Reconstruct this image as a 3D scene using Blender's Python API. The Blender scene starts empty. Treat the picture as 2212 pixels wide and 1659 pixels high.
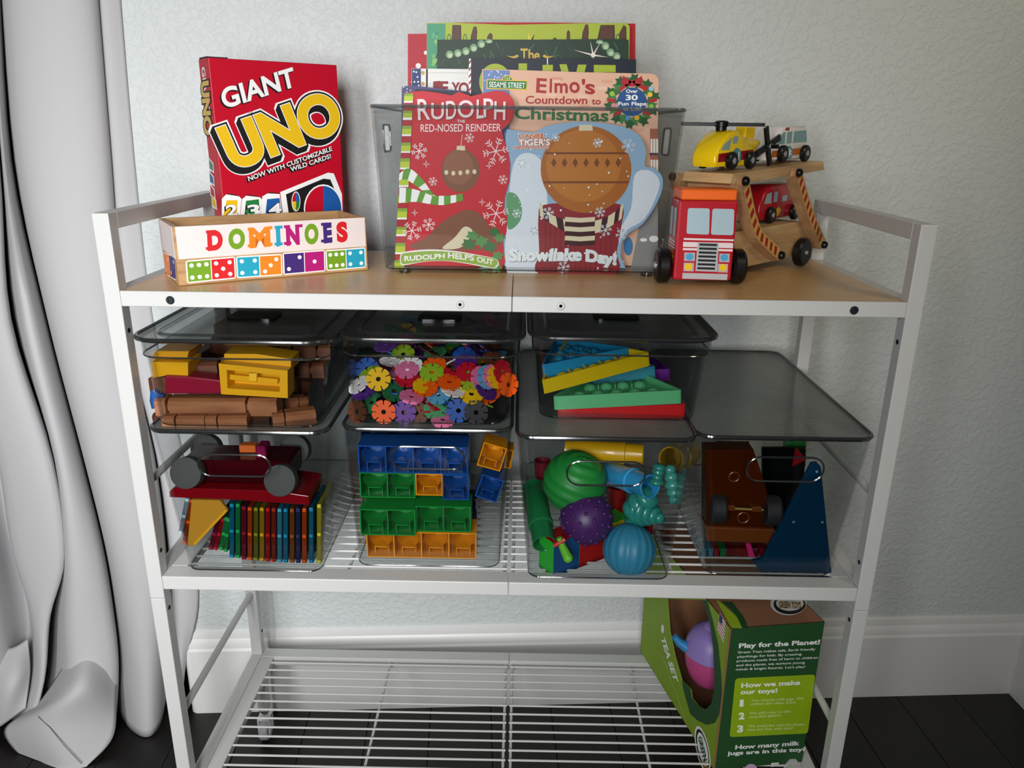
import bpy, bmesh, math, random
from mathutils import Vector, Matrix, Euler

SC = bpy.context.scene
COL = SC.collection
PI = math.pi
rad = math.radians

# ------------------------------------------------------------------ camera
CAM = Vector((0.0088, -0.931, 1.1018))
YAW, PITCH, ROLL, FPX = -0.0081, 0.3181, -0.0131, 1678.5
_cy, _sy, _cp, _sp = math.cos(YAW), math.sin(YAW), math.cos(PITCH), math.sin(PITCH)
_fw = Vector((_sy*_cp, _cy*_cp, -_sp))
_r = Vector((_cy, -_sy, 0))
_d = _fw.cross(_r)
_rt = _r*math.cos(ROLL) + _d*math.sin(ROLL)
_dn = _d*math.cos(ROLL) - _r*math.sin(ROLL)
cam_data = bpy.data.cameras.new('camera')
cam_data.sensor_width = 36
cam_data.lens = FPX/2212*36
cam_data.clip_start = 0.01
cam = bpy.data.objects.new('camera', cam_data)
COL.objects.link(cam)
_m = Matrix((_rt, -_dn, -_fw)).transposed().to_4x4()
_m.translation = CAM
cam.matrix_world = _m
SC.camera = cam

# ------------------------------------------------------------------ world, lamps, exposure
world = bpy.data.worlds.new('world')
SC.world = world
world.use_nodes = True
_bg = world.node_tree.nodes['Background']
_bg.inputs[0].default_value = (0.92, 0.90, 0.84, 1)
_bg.inputs[1].default_value = 0.032


def area(name, loc, target, sx, sy, power, color, spread=180):
    l = bpy.data.lights.new(name, 'AREA')
    l.shape = 'RECTANGLE'
    l.size, l.size_y = sx, sy
    l.energy = power
    l.color = color
    l.spread = rad(spread)
    o = bpy.data.objects.new(name, l)
    COL.objects.link(o)
    o.location = loc
    o.rotation_euler = (Vector(target)-Vector(loc)).to_track_quat('-Z', 'Y').to_euler()
    return o


area('window_light', (-0.52, -1.50, 1.20), (-0.70, 0.3, 0.56), 0.26, 0.84, 8.7, (0.98, 0.99, 1.0), 106)
area('second_window_light', (-0.06, -1.55, 1.20), (-0.70, 0.3, 0.58), 0.22, 0.84, 7.5, (0.98, 0.99, 1.0), 104)
area('warm_fill', (1.3, -1.1, 2.2), (1.05, 0.4, 1.25), 0.5, 0.5, 2.7, (1.0, 0.86, 0.62), 90)  # added fill with no known source, warms and lifts the upper right wall

SC.view_settings.view_transform = 'Standard'
SC.view_settings.look = 'None'
SC.view_settings.exposure = 0.0
SC.view_settings.gamma = 1.0
SC.view_settings.use_curve_mapping = False
SC.cycles.max_bounces = 8
SC.cycles.diffuse_bounces = 3
SC.cycles.glossy_bounces = 3
SC.cycles.transmission_bounces = 4
SC.cycles.transparent_max_bounces = 28
SC.cycles.caustics_reflective = False
SC.cycles.caustics_refractive = False
SC.cycles.sample_clamp_indirect = 4
SC.cycles.use_denoising = True


# ------------------------------------------------------------------ measuring helpers: a sight line to a real depth
def _ray(x, y):
    return _rt*((x-1106)/FPX) + _dn*((y-829.5)/FPX) + _fw


def P(x, y, Y):
    d = _ray(x, y)
    return CAM + d*((Y-CAM.y)/d.y)


def PX(x, y, X):
    d = _ray(x, y)
    return CAM + d*((X-CAM.x)/d.x)


def PZ(x, y, Z):
    d = _ray(x, y)
    return CAM + d*((Z-CAM.z)/d.z)


def PP(x, y, p, n):
    d = _ray(x, y)
    n = Vector(n)
    return CAM + d*(n.dot(Vector(p)-CAM)/n.dot(d))


# ------------------------------------------------------------------ materials
def lin(c):
    if isinstance(c, str):
        c = c.lstrip('#')
        c = tuple(int(c[i:i+2], 16)/255 for i in (0, 2, 4))
    return tuple(((v+0.055)/1.055)**2.4 if v > 0.04045 else v/12.92 for v in c) + (1,)


def newmat(name):
    m = bpy.data.materials.new(name)
    m.use_nodes = True
    return m, m.node_tree.nodes, m.node_tree.links


_pb = {}


def pbr(color, rough=0.5, spec=0.42, metal=0.0, coat=0.0, bump=0.0, bscale=200, var=0.0, name=None):
    key = (color, rough, spec, metal, coat, bump, bscale, var)
    if key in _pb:
        return _pb[key]
    m, N, L = newmat(name or 'paint_' + str(color).strip('#'))
    b = N['Principled BSDF']
    b.inputs['Base Color'].default_value = lin(color)
    b.inputs['Roughness'].default_value = rough
    b.inputs['Specular IOR Level'].default_value = spec
    b.inputs['Metallic'].default_value = metal
    b.inputs['Coat Weight'].default_value = coat
    if bump or var:
        tc = N.new('ShaderNodeTexCoord')
        nz = N.new('ShaderNodeTexNoise')
        nz.inputs['Scale'].default_value = bscale
        nz.inputs['Detail'].default_value = 3
        L.new(tc.outputs['Object'], nz.inputs['Vector'])
        if bump:
            bp = N.new('ShaderNodeBump')
            bp.inputs['Strength'].default_value = bump
            bp.inputs['Distance'].default_value = 0.002
            L.new(nz.outputs['Fac'], bp.inputs['Height'])
            L.new(bp.outputs['Normal'], b.inputs['Normal'])
        if var:
            mx = N.new('ShaderNodeMixRGB')
            c = lin(color)
            mx.inputs[1].default_value = tuple(v*(1-var) for v in c[:3]) + (1,)
            mx.inputs[2].default_value = tuple(min(1, v*(1+var)) for v in c[:3]) + (1,)
            L.new(nz.outputs['Fac'], mx.inputs[0])
            L.new(mx.outputs[0], b.inputs['Base Color'])
    _pb[key] = m
    return m


def wood(name, c1, c2, scale=(3, 40, 40), rough=0.45, coat=0.0):
    m, N, L = newmat(name)
    b = N['Principled BSDF']
    b.inputs['Roughness'].default_value = rough
    b.inputs['Coat Weight'].default_value = coat
    tc = N.new('ShaderNodeTexCoord')
    mp = N.new('ShaderNodeMapping')
    mp.inputs['Scale'].default_value = scale
    nz = N.new('ShaderNodeTexNoise')
    nz.inputs['Scale'].default_value = 2.2
    nz.inputs['Detail'].default_value = 6
    nz.inputs['Distortion'].default_value = 0.7
    rp = N.new('ShaderNodeValToRGB')
    rp.color_ramp.elements[0].position = 0.3
    rp.color_ramp.elements[1].position = 0.72
    rp.color_ramp.elements[0].color = lin(c1)
    rp.color_ramp.elements[1].color = lin(c2)
    L.new(tc.outputs['Object'], mp.inputs['Vector'])
    L.new(mp.outputs[0], nz.inputs['Vector'])
    L.new(nz.outputs['Fac'], rp.inputs[0])
    L.new(rp.outputs[0], b.inputs['Base Color'])
    bp = N.new('ShaderNodeBump')
    bp.inputs['Strength'].default_value = 0.12
    bp.inputs['Distance'].default_value = 0.001
    L.new(nz.outputs['Fac'], bp.inputs['Height'])
    L.new(bp.outputs['Normal'], b.inputs['Normal'])
    return m


def clear(name, tint, rough=0.04, refl=1.0, veil=0.0, veilcol='#888888', ribs=0.0, f0=0.035):
    """thin clear plastic: tinted see-through sheet with a Fresnel gloss (and a little haze)"""
    m, N, L = newmat(name)
    N.remove(N['Principled BSDF'])
    out = N['Material Output']
    tr = N.new('ShaderNodeBsdfTransparent')
    tr.inputs[0].default_value = lin(tint)
    gl = N.new('ShaderNodeBsdfGlossy')
    gl.inputs['Roughness'].default_value = rough
    fr = N.new('ShaderNodeLayerWeight')
    fr.inputs[0].default_value = 0.5
    pw = N.new('ShaderNodeMath')
    pw.operation = 'POWER'
    pw.inputs[1].default_value = 4.5
    ma = N.new('ShaderNodeMath')
    ma.operation = 'MULTIPLY_ADD'
    ma.inputs[1].default_value = 0.62*refl
    ma.inputs[2].default_value = f0
    L.new(fr.outputs['Facing'], pw.inputs[0])
    L.new(pw.outputs[0], ma.inputs[0])
    mx = N.new('ShaderNodeMixShader')
    L.new(ma.outputs[0], mx.inputs[0])
    base = tr
    if veil:
        df = N.new('ShaderNodeBsdfDiffuse')
        df.inputs[0].default_value = lin(veilcol)
        m2 = N.new('ShaderNodeMixShader')
        m2.inputs[0].default_value = veil
        L.new(tr.outputs[0], m2.inputs[1])
        L.new(df.outputs[0], m2.inputs[2])
        base = m2
    L.new(base.outputs[0], mx.inputs[1])
    L.new(gl.outputs[0], mx.inputs[2])
    if ribs:
        tc = N.new('ShaderNodeTexCoord')
        wv = N.new('ShaderNodeTexWave')
        wv.wave_type = 'BANDS'
        wv.bands_direction = 'Y'
        wv.inputs['Scale'].default_value = ribs
        bp = N.new('ShaderNodeBump')
        bp.inputs['Strength'].default_value = 0.6
        bp.inputs['Distance'].default_value = 0.001
        L.new(tc.outputs['Object'], wv.inputs['Vector'])
        L.new(wv.outputs['Fac'], bp.inputs['Height'])
        L.new(bp.outputs['Normal'], gl.inputs['Normal'])
        L.new(bp.outputs['Normal'], fr.inputs['Normal'])
    L.new(mx.outputs[0], out.inputs[0])
    return m


def jewel(color, alpha=0.55, name=None):
    """coloured see-through plastic of the building tiles"""
    m, N, L = newmat(name or 'tile_' + color.strip('#'))
    b = N['Principled BSDF']
    b.inputs['Base Color'].default_value = lin(color)
    b.inputs['Roughness'].default_value = 0.12
    tr = N.new('ShaderNodeBsdfTransparent')
    tr.inputs[0].default_value = lin(color)
    mx = N.new('ShaderNodeMixShader')
    mx.inputs[0].default_value = alpha
    L.new(tr.outputs[0], mx.inputs[1])
    L.new(b.outputs[0], mx.inputs[2])
    L.new(mx.outputs[0], N['Material Output'].inputs[0])
    return m


WHITE_METAL = pbr('#c6c6c3', 0.36, name='white_powder_coat')
BLACK = pbr('#0c0c0c', 0.4)
DARK_HOLE = pbr('#050505', 0.8)
STEEL = pbr('#8f9499', 0.3, metal=1.0)
WHITE = pbr('#f2f2f0', 0.45)
RUBBER = pbr('#0a0a0a', 0.33)
NATURAL = wood('natural_wood', '#a98457', '#cfae7e', (4, 4, 30), 0.5)


# ------------------------------------------------------------------ mesh helpers
def frame(o, x=(1, 0, 0), y=(0, 1, 0), z=(0, 0, 1)):
    m = Matrix((Vector(x), Vector(y), Vector(z))).transposed().to_4x4()
    m.translation = Vector(o)
    return m


def rot(loc=(0, 0, 0), e=(0, 0, 0)):
    return Matrix.Translation(Vector(loc)) @ Euler([rad(a) for a in e]).to_matrix().to_4x4()


def axis_frame(p, d):
    """frame at p whose local z runs along d"""
    z = Vector(d).normalized()
    q = z.to_track_quat('Z', 'Y').to_matrix().to_4x4()
    q.translation = Vector(p)
    return q


class MB:
    def __init__(s):
        s.v, s.f, s.m, s.mats, s.flat = [], [], [], [], set()

    def mi(s, mat):
        if mat not in s.mats:
            s.mats.append(mat)
        return s.mats.index(mat)

    def add(s, verts, faces, mat, xf=None):
        b = len(s.v)
        i = s.mi(mat)
        s.v += [(xf @ Vector(v)) if xf else Vector(v) for v in verts]
        for f in faces:
            s.f.append([b+k for k in f])
            s.m.append(i)
        return s

    def bm(s, bm, mat, xf=None):
        bm.verts.ensure_lookup_table()
        bm.verts.index_update()
        s.add([v.co.copy() for v in bm.verts], [[v.index for v in f.verts] for f in bm.faces], mat, xf)
        bm.free()
        return s

    def box(s, a, b, mat, bev=0.0, xf=None, seg=1):
        a, b = Vector(a), Vector(b)
        bm = bmesh.new()
        bmesh.ops.create_cube(bm, size=1)
        for v in bm.verts:
            v.co = Vector(((a[k]+b[k])/2 + v.co[k]*(b[k]-a[k]) for k in range(3)))
        if bev:
            bmesh.ops.bevel(bm, geom=list(bm.edges), offset=bev, segments=seg, affect='EDGES', profile=0.5)
        n0 = len(s.f)
        s.bm(bm, mat, xf)
        s.flat.update(range(n0, len(s.f)))
        return s

    def prism(s, poly, d0, d1, mat, xf=None, bev=0.0):
        """polygon in local (x, z), extruded along local y from d0 to d1"""
        n = len(poly)
        if bev:
            bm = bmesh.new()
            vs = [bm.verts.new((p[0], d0, p[1])) for p in poly]
            ws = [bm.verts.new((p[0], d1, p[1])) for p in poly]
            bm.faces.new(vs)
            bm.faces.new(ws[::-1])
            for i in range(n):
                bm.faces.new((vs[i], ws[i], ws[(i+1) % n], vs[(i+1) % n]))
            es = [e for e in bm.edges if (e.verts[0].co.y == e.verts[1].co.y)]
            bmesh.ops.recalc_face_normals(bm, faces=bm.faces)
            bmesh.ops.bevel(bm, geom=es, offset=bev, segments=2, affect='EDGES', profile=0.5)
            n0 = len(s.f)
            s.bm(bm, mat, xf)
            s.flat.update(range(n0, len(s.f)))
            return s
        v = [(p[0], d0, p[1]) for p in poly] + [(p[0], d1, p[1]) for p in poly]
        f = [list(range(n)), list(range(2*n-1, n-1, -1))]
        f += [(i, n+i, n+(i+1) % n, (i+1) % n) for i in range(n)]
        return s.add(v, f, mat, xf)

    def tube(s, pts, r, mat, n=8, closed=False, xf=None, caps=True):
        pts = [Vector(p) for p in pts]
        rs = r if isinstance(r, (list, tuple)) else [r]*len(pts)
        k = len(pts)
        vs, fs = [], []
        up = None
        for i, p in enumerate(pts):
            if closed:
                t = pts[(i+1) % k]-pts[i-1]
            else:
                t = pts[min(i+1, k-1)]-pts[max(i-1, 0)]
            t.normalize()
            if up is None:
                up = Vector((0, 0, 1)) if abs(t.z) < 0.9 else Vector((1, 0, 0))
            a = t.cross(up).normalized()
            up = a.cross(t).normalized()
            for j in range(n):
                w = 2*PI*j/n
                vs.append(p + (a*math.cos(w)+up*math.sin(w))*rs[i])
        for i in range(k if closed else k-1):
            for j in range(n):
                i2 = (i+1) % k
                fs.append((i*n+j, i*n+(j+1) % n, i2*n+(j+1) % n, i2*n+j))
        if caps and not closed:
            fs.append(list(range(n))[::-1])
            fs.append([(k-1)*n+j for j in range(n)])
        return s.add(vs, fs, mat, xf)

    def lathe(s, prof, mat, n=24, xf=None):
        """profile of (radius, height) turned about local z"""
        vs, fs = [], []
        for r, h in prof:
            for j in range(n):
                w = 2*PI*j/n
                vs.append((r*math.cos(w), r*math.sin(w), h))
        for i in range(len(prof)-1):
            for j in range(n):
                fs.append((i*n+j, i*n+(j+1) % n, (i+1)*n+(j+1) % n, (i+1)*n+j))
        if prof[0][0] > 1e-6:
            fs.append(list(range(n))[::-1])
        if prof[-1][0] > 1e-6:
            fs.append([(len(prof)-1)*n+j for j in range(n)])
        return s.add(vs, fs, mat, xf)

    def sphere(s, c, r, mat, n=24, m=14, fn=None):
        vs, fs = [], []
        c = Vector(c)
        for i in range(m+1):
            th = PI*i/m
            for j in range(n):
                ph = 2*PI*j/n
                d = Vector((math.sin(th)*math.cos(ph), math.sin(th)*math.sin(ph), math.cos(th)))
                vs.append(c + d*(r*(fn(th, ph) if fn else 1)))
        for i in range(m):
            for j in range(n):
                fs.append((i*n+j, (i+1)*n+j, (i+1)*n+(j+1) % n, i*n+(j+1) % n))
        return s.add(vs, fs, mat)

    def grid(s, rows, mat, closed=False):
        n = len(rows[0])
        vs = [v for r in rows for v in r]
        fs = []
        for i in range(len(rows)-1):
            for j in range(n if closed else n-1):
                fs.append((i*n+j, i*n+(j+1) % n, (i+1)*n+(j+1) % n, (i+1)*n+j))
        return s.add(vs, fs, mat)

    def mesh(s, name, smooth=32):
        me = bpy.data.meshes.new(name)
        me.from_pydata([tuple(v) for v in s.v], [], s.f)
        for m in s.mats:
            me.materials.append(m)
        me.polygons.foreach_set('material_index', s.m)
        bm = bmesh.new()
        bm.from_mesh(me)
        bmesh.ops.remove_doubles(bm, verts=bm.verts, dist=1e-6)
        bmesh.ops.recalc_face_normals(bm, faces=bm.faces)
        bm.to_mesh(me)
        bm.free()
        if smooth:
            me.polygons.foreach_set('use_smooth', [True]*len(me.polygons))
            me.set_sharp_from_angle(angle=rad(smooth))
            if smooth < 45 and s.flat and len(me.polygons) == len(s.f):
                me.polygons.foreach_set('use_smooth', [i not in s.flat for i in range(len(s.f))])
        return me

    def build(s, name, parent=None, world=True, smooth=32, label=None):
        """links the collected shapes as ONE object; world=True: shapes are in world coordinates"""
        if parent and world:
            inv = root_matrix(parent).inverted()
            s.v = [inv @ v for v in s.v]
        o = bpy.data.objects.new(name, s.mesh(name, smooth))
        COL.objects.link(o)
        if parent:
            o.parent = parent
        if label:
            o['label'] = label
        return o


def root_matrix(o):
    m = o.matrix_basis.copy()
    while o.parent:
        o = o.parent
        m = o.matrix_basis @ m
    return m


def tag(o, label, cat, group=None, kind=None):
    o['label'] = label
    o['category'] = cat
    if group:
        o['group'] = group
    if kind:
        o['kind'] = kind
    return o


def thing(name, label, cat, loc=(0, 0, 0), rz=0.0, group=None, e=None):
    o = bpy.data.objects.new(name, None)
    o.empty_display_size = 0.02
    COL.objects.link(o)
    o.location = loc
    o.rotation_euler = [rad(a) for a in e] if e else (0, 0, rad(rz))
    o.matrix_basis = Matrix.Translation(Vector(loc)) @ o.rotation_euler.to_matrix().to_4x4()
    return tag(o, label, cat, group)


def struct(o):
    o['kind'] = 'structure'
    return o


def clone(o, name=None, parent=None):
    c = o.copy()
    COL.objects.link(c)
    if parent:
        c.parent = parent
    return c


def clone_tree(o, loc=None, e=None, label=None, group=None):
    r = clone(o)
    if loc is not None:
        r.location = loc
    if e is not None:
        r.rotation_euler = [rad(a) for a in e]
    if label:
        r['label'] = label
    if group:
        r['group'] = group
    for ch in [x for x in COL.objects if x.parent == o]:
        c = clone(ch, parent=r)
        for g in [x for x in COL.objects if x.parent == ch]:
            clone(g, parent=c)
    return r


def rrect(x0, z0, x1, z1, r, n=4):
    pts = []
    for cx, cz, a0 in ((x1-r, z0+r, -90), (x1-r, z1-r, 0), (x0+r, z1-r, 90), (x0+r, z0+r, 180)):
        for k in range(n+1):
            a = rad(a0+90*k/n)
            pts.append((cx+r*math.cos(a), cz+r*math.sin(a)))
    return pts


def ell(cx, cz, rx, rz=None, n=24, a=0):
    rz = rx if rz is None else rz
    ca, sa = math.cos(rad(a)), math.sin(rad(a))
    out = []
    for k in range(n):
        u, v = rx*math.cos(2*PI*k/n), rz*math.sin(2*PI*k/n)
        out.append((cx+u*ca-v*sa, cz+u*sa+v*ca))
    return out


def smooth_loop(pts, k=4, closed=True):
    out = []
    n = len(pts)
    rng = range(n) if closed else range(n-1)
    for i in rng:
        p = [Vector(pts[(i+j) % n]) if closed else Vector(pts[max(0, min(n-1, i+j))]) for j in (-1, 0, 1, 2)]
        for q in range(k):
            t = q/k
            out.append(0.5*((2*p[1]) + (p[2]-p[0])*t + (2*p[0]-5*p[1]+4*p[2]-p[3])*t*t + (3*p[1]-p[0]-3*p[2]+p[3])*t**3))
    if not closed:
        out.append(Vector(pts[-1]))
    return [tuple(p) for p in out]


# ------------------------------------------------------------------ flat print on faces
_glyph = {}


def glyphs(txt, off=0.0, shear=0.0, space=1.0):
    key = (txt, off, shear, space)
    if key in _glyph:
        return _glyph[key]
    c = bpy.data.curves.new('lettering', 'FONT')
    c.body = txt
    c.size = 1
    c.offset = off
    c.shear = shear
    c.space_character = space
    c.resolution_u = 8 if len(txt) < 6 else 3
    c.fill_mode = 'FRONT'
    o = bpy.data.objects.new('lettering', c)
    COL.objects.link(o)
    bpy.context.view_layer.update()
    dg = bpy.context.evaluated_depsgraph_get()
    me = o.evaluated_get(dg).to_mesh()
    vs = [tuple(v.co[:2]) for v in me.vertices]
    fs = [list(p.vertices) for p in me.polygons]
    o.evaluated_get(dg).to_mesh_clear()
    bpy.data.objects.remove(o)
    bpy.data.curves.remove(c)
    _glyph[key] = (vs, fs)
    return _glyph[key]


CAPH = 0.73


class Print:
    """flat artwork on a face: xf maps (u, out, v) to local space, layers lie 0.12 mm apart"""
    def __init__(s, xf, base=0.0002, step=0.00012):
        s.mb = MB()
        s.xf, s.base, s.step = xf, base, step
        s.map = None

    def M(s, p):
        return s.map(*p) if s.map else p

    def poly(s, pts, mat, layer=0, mapped=True):
        w = -(s.base+s.step*layer)
        pts = [s.M(p) if mapped else p for p in pts]
        s.mb.add([(p[0], w, p[1]) for p in pts], [list(range(len(pts)))], mat, s.xf)

    def line(s, p0, p1, wd, mat, layer=0):
        """stroke of width wd in face units"""
        a, b = Vector(s.M(p0)), Vector(s.M(p1))
        d = (b-a).normalized()
        n = Vector((-d.y, d.x))*wd/2
        s.poly([a-n, b-n, b+n, a+n], mat, layer, False)

    def text(s, txt, p0, p1, h, mat, layer=0, off=0.0, shear=0.0, dx=0, dz=0, hp=None, ref=None):
        """baseline from p0 to p1; h = capital height in face units, or hp = a point at capital height above p0"""
        a, b = Vector(s.M(p0)), Vector(s.M(p1))
        if hp is not None:
            up = Vector(s.M(hp))-a
        else:
            d = (b-a).normalized()
            up = Vector((-d.y, d.x))*h
        rv, _ = glyphs(txt, 0.0, shear)
        x0, x1 = min(v[0] for v in rv), max(v[0] for v in rv)
        vs, fs = glyphs(txt, off, shear)
        w = -(s.base+s.step*layer)
        out = []
        for x, y in vs:
            q = a + (b-a)*((x-x0)/(x1-x0)) + up*(y/CAPH)
            out.append((q.x+dx, w, q.y+dz))
        s.mb.add(out, fs, mat, s.xf)

    def flake(s, c, r, wd, mat, layer=1):
        c = Vector(s.M(c))
        for k in range(6):
            a = rad(60*k+12)
            d = Vector((math.cos(a), math.sin(a)))
            n = Vector((-d.y, d.x))
            s.poly([c-n*wd/2, c+d*r-n*wd/2, c+d*r+n*wd/2, c+n*wd/2], mat, layer+0.1*k, False)
            for q in (0.55, 0.8):
                for sg in (1, -1):
                    e = (d*0.6+n*sg*0.8)
                    b = c+d*r*q
                    m = Vector((-e.y, e.x))
                    t = r*0.3
                    s.poly([b-m*wd/2, b+e*t-m*wd/2, b+e*t+m*wd/2, b+m*wd/2], mat, layer+0.1*k, False)

    def build(s, name, parent, label=None):
        return s.mb.build(name, parent, world=False, smooth=0, label=label)


def homography(src, dst):
    import numpy as np
    A = []
    for (x, y), (u, v) in zip(src, dst):
        A.append([x, y, 1, 0, 0, 0, -u*x, -u*y, -u])
        A.append([0, 0, 0, x, y, 1, -v*x, -v*y, -v])
    _, _, vt = np.linalg.svd(np.array(A, float))
    h = vt[-1].reshape(3, 3)

    def f(x, y):
        q = h @ np.array([x, y, 1.0])
        return (q[0]/q[2], q[1]/q[2])
    return f


# ================================================================== the room
WO = Vector((-0.655, 0.417, 0))            # left end of the wall face; the wall runs 3.5 degrees off the rack
WU = Vector((0.99812, 0.06124, 0))
WN = Vector((-0.06124, 0.99812, 0))        # into the wall
FLOOR = -0.08
WX = frame(WO, WU, WN, (0, 0, 1))


def wall_paint():
    m, N, L = newmat('orange_peel_wall_paint')
    b = N['Principled BSDF']
    b.inputs['Base Color'].default_value = lin('#d7dcdb')
    b.inputs['Roughness'].default_value = 0.6
    tc = N.new('ShaderNodeTexCoord')
    n1 = N.new('ShaderNodeTexNoise')
    n1.inputs['Scale'].default_value = 95
    n1.inputs['Detail'].default_value = 3
    n1.inputs['Distortion'].default_value = 0.6
    n2 = N.new('ShaderNodeTexNoise')
    n2.inputs['Scale'].default_value = 38
    n2.inputs['Detail'].default_value = 2
    rp = N.new('ShaderNodeValToRGB')
    rp.color_ramp.elements[0].position = 0.46
    rp.color_ramp.elements[1].position = 0.60
    ad = N.new('ShaderNodeMath')
    ad.operation = 'ADD'
    bp = N.new('ShaderNodeBump')
    bp.inputs['Strength'].default_value = 0.38
    bp.inputs['Distance'].default_value = 0.0025
    L.new(tc.outputs['Object'], n1.inputs['Vector'])
    L.new(tc.outputs['Object'], n2.inputs['Vector'])
    L.new(n1.outputs['Fac'], rp.inputs[0])
    L.new(rp.outputs[0], ad.inputs[0])
    L.new(n2.outputs['Fac'], ad.inputs[1])
    L.new(ad.outputs[0], bp.inputs['Height'])
    L.new(bp.outputs['Normal'], b.inputs['Normal'])
    return m


WALLP = wall_paint()
TRIMP = pbr('#e9e8e6', 0.35, name='baseboard_paint')
WLEN = 1.1190 + 0.665
w = MB()
w.box((0, 0, FLOOR), (WLEN+0.10, 0.14, 1.75), WALLP, 0.008, WX, 3)
struct(w.build('wall_back'))
w = MB()
w.box((WLEN, -1.9, FLOOR), (WLEN+0.10, 0.0, 1.75), WALLP, 0, WX)
struct(w.build('wall_right'))


def base_profile(len0, len1, xf, name):
    prof = [(0, 0.195), (-0.005, 0.193), (-0.0065, 0.187), (-0.0065, 0.178), (-0.009, 0.174), (-0.012, 0.166), (-0.012, 0.158), (-0.015, 0.153), (-0.015, 0.0), (0, 0)]
    b = MB()
    n = len(prof)
    v = [(len0, d, FLOOR+z) for d, z in prof] + [(len1, d, FLOOR+z) for d, z in prof]
    f = [(i, (i+1) % n, n+(i+1) % n, n+i) for i in range(n)] + [list(range(n))[::-1], [n+i for i in range(n)]]
    b.add(v, f, TRIMP, xf)
    return struct(b.build(name, smooth=25))


bb = base_profile(-0.004, WLEN, WX, 'baseboard_back')
b = MB()                                     # rounded outer corner piece at the end of the wall
b.lathe([(0.0155, FLOOR), (0.0155, FLOOR+0.153), (0.0125, FLOOR+0.158), (0.0125, FLOOR+0.166), (0.0095, FLOOR+0.174), (0.007, FLOOR+0.180), (0.007, FLOOR+0.187), (0.0, FLOOR+0.195)], TRIMP, 20,
        frame(WO + WU*-0.002 + WN*0.001, WU, WN))
b.box((-0.0175, 0, FLOOR), (0, 0.14, FLOOR+0.153), TRIMP, 0, WX)
b.build('corner_piece', bb)
base_profile(0, 1.9, frame(WO+WU*WLEN, -WN, WU), 'baseboard_right')

# dark glazed door in the opening behind the curtain
wf = MB()
DARKG = pbr('#0b0c0e', 0.15)
wf.box((-0.75, 0.10, FLOOR), (-0.02, 0.115, 1.75), DARKG, 0, WX)
wd = struct(wf.build('window_1'))
fm = MB()
for a, c in (((-0.06, 0.08, FLOOR), (-0.005, 0.12, 1.75)), ((-0.75, 0.08, FLOOR), (-0.70, 0.12, 1.75))):
    fm.box(a, c, pbr('#3a3a3c', 0.5), 0.002, WX)
fm.build('window_frame', wd)

# floor: dark planks running away from the camera
PLANKM = []
for k, (c1, c2) in enumerate((('#100d0b', '#1c1815'), ('#0e0b0a', '#181411'), ('#120f0d', '#201b17'))):
    PLANKM.append(wood('dark_floor_wood_%d' % k, c1, c2, (30, 2.2, 2), 0.42))
fl = MB()
fl.box((-1.5, -2.0, FLOOR-0.03), (1.5, 1.0, FLOOR-0.004), pbr('#0a0908', 0.8))
floor = struct(fl.build('floor'))
random.seed(4)
xw = -1.42
k = 0
FR = rot((0, 0, 0), (0, 0, 3.5))
while xw < 1.35:
    for j, (y0, y1) in enumerate(((-1.9, -0.25 + 0.33*math.sin(k*2.3)), (-0.25 + 0.33*math.sin(k*2.3), 0.95))):
        pm = MB()
        pm.box((xw+0.0006, y0+0.0006, FLOOR-0.006), (xw+0.1274, y1-0.0006, FLOOR), PLANKM[(k*2+j*5+k//3) % 3], 0.0007, FR)
        pm.build('plank', floor)
    xw += 0.128
    k += 1

# ------------------------------------------------------------------ curtain
FAB = pbr('#c4c3c4', 0.85, spec=0.2, bump=0.12, bscale=900, name='grey_curtain_cloth')
CY = [.40, .34, .46, .385, .375, .47, .365, .40, .475, .372, .352, .385, .470, .404, .4165]
LV = [
    (-120, [-280, -215, -170, -135, -70, -40, -24, -6, 0, 5, 105, 194, 203, 207, 250]),
    (350, [-240, -180, -140, -110, -12, 2, 8, 22, 32, 43, 135, 232, 241, 245, 291]),
    (700, [-220, -160, -110, -80, 16, 27, 55, 92, 104, 113, 180, 262, 270, 275, 332]),
    (1000, [-200, -120, -10, 4, 106, 116, 126, 168, 180, 190, 245, 325, 338, 346, 398]),
    (1200, [-150, -60, 27, 36, 136, 139, 146, 215, 228, 240, 292, 350, 365, 375, 424]),
    (1330, [-140, -40, 62, 68, 104, 122, 146, 236, 250, 264, 306, 350, 374, 384, 430]),
    (1440, [-120, -30, 66, 72, 90, 112, 148, 248, 258, 280, 312, 346, 380, 386, 404]),
    (1590, [-110, -40, 30, 36, 60, 96, 140, 244, 256, 285, 318, 350, 376, 384, 398]),
]
rows = []
for li, (py, xs) in enumerate(LV):
    z = P(150, py, 0.38).z
    fw = (0, 0, 0, 0, 0, 0.01, 0.035, 0.06)[li]
    r = []
    for i, (px, yy) in enumerate(zip(xs, CY)):
        y2 = yy - (fw if 3 <= i <= 8 else fw*0.35)
        x = P(px, py, y2).x
        r.append(Vector((x, y2, max(z, FLOOR+0.002))))
    rows.append(smooth_loop(r, 5, False))
nc = len(rows[0])
cols = [smooth_loop([rows[j][i] for j in range(len(rows))], 5, False) for i in range(nc)]
rows = [[cols[i][j] for i in range(nc)] for j in range(len(cols[0]))]
rows = [[(p[0], p[1], max(p[2], FLOOR+0.002)) for p in r] for r in rows]
cur = thing('curtain', 'long light grey curtain hanging in folds and pooling on the dark floor beside the rack', 'curtain', (-0.8, 0.40, FLOOR))
c = MB()
c.grid(rows, FAB)
dr = c.build('drape', cur, smooth=80)
sd = dr.modifiers.new('thickness', 'SOLIDIFY')
sd.thickness = 0.0016
sd.offset = 0


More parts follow.
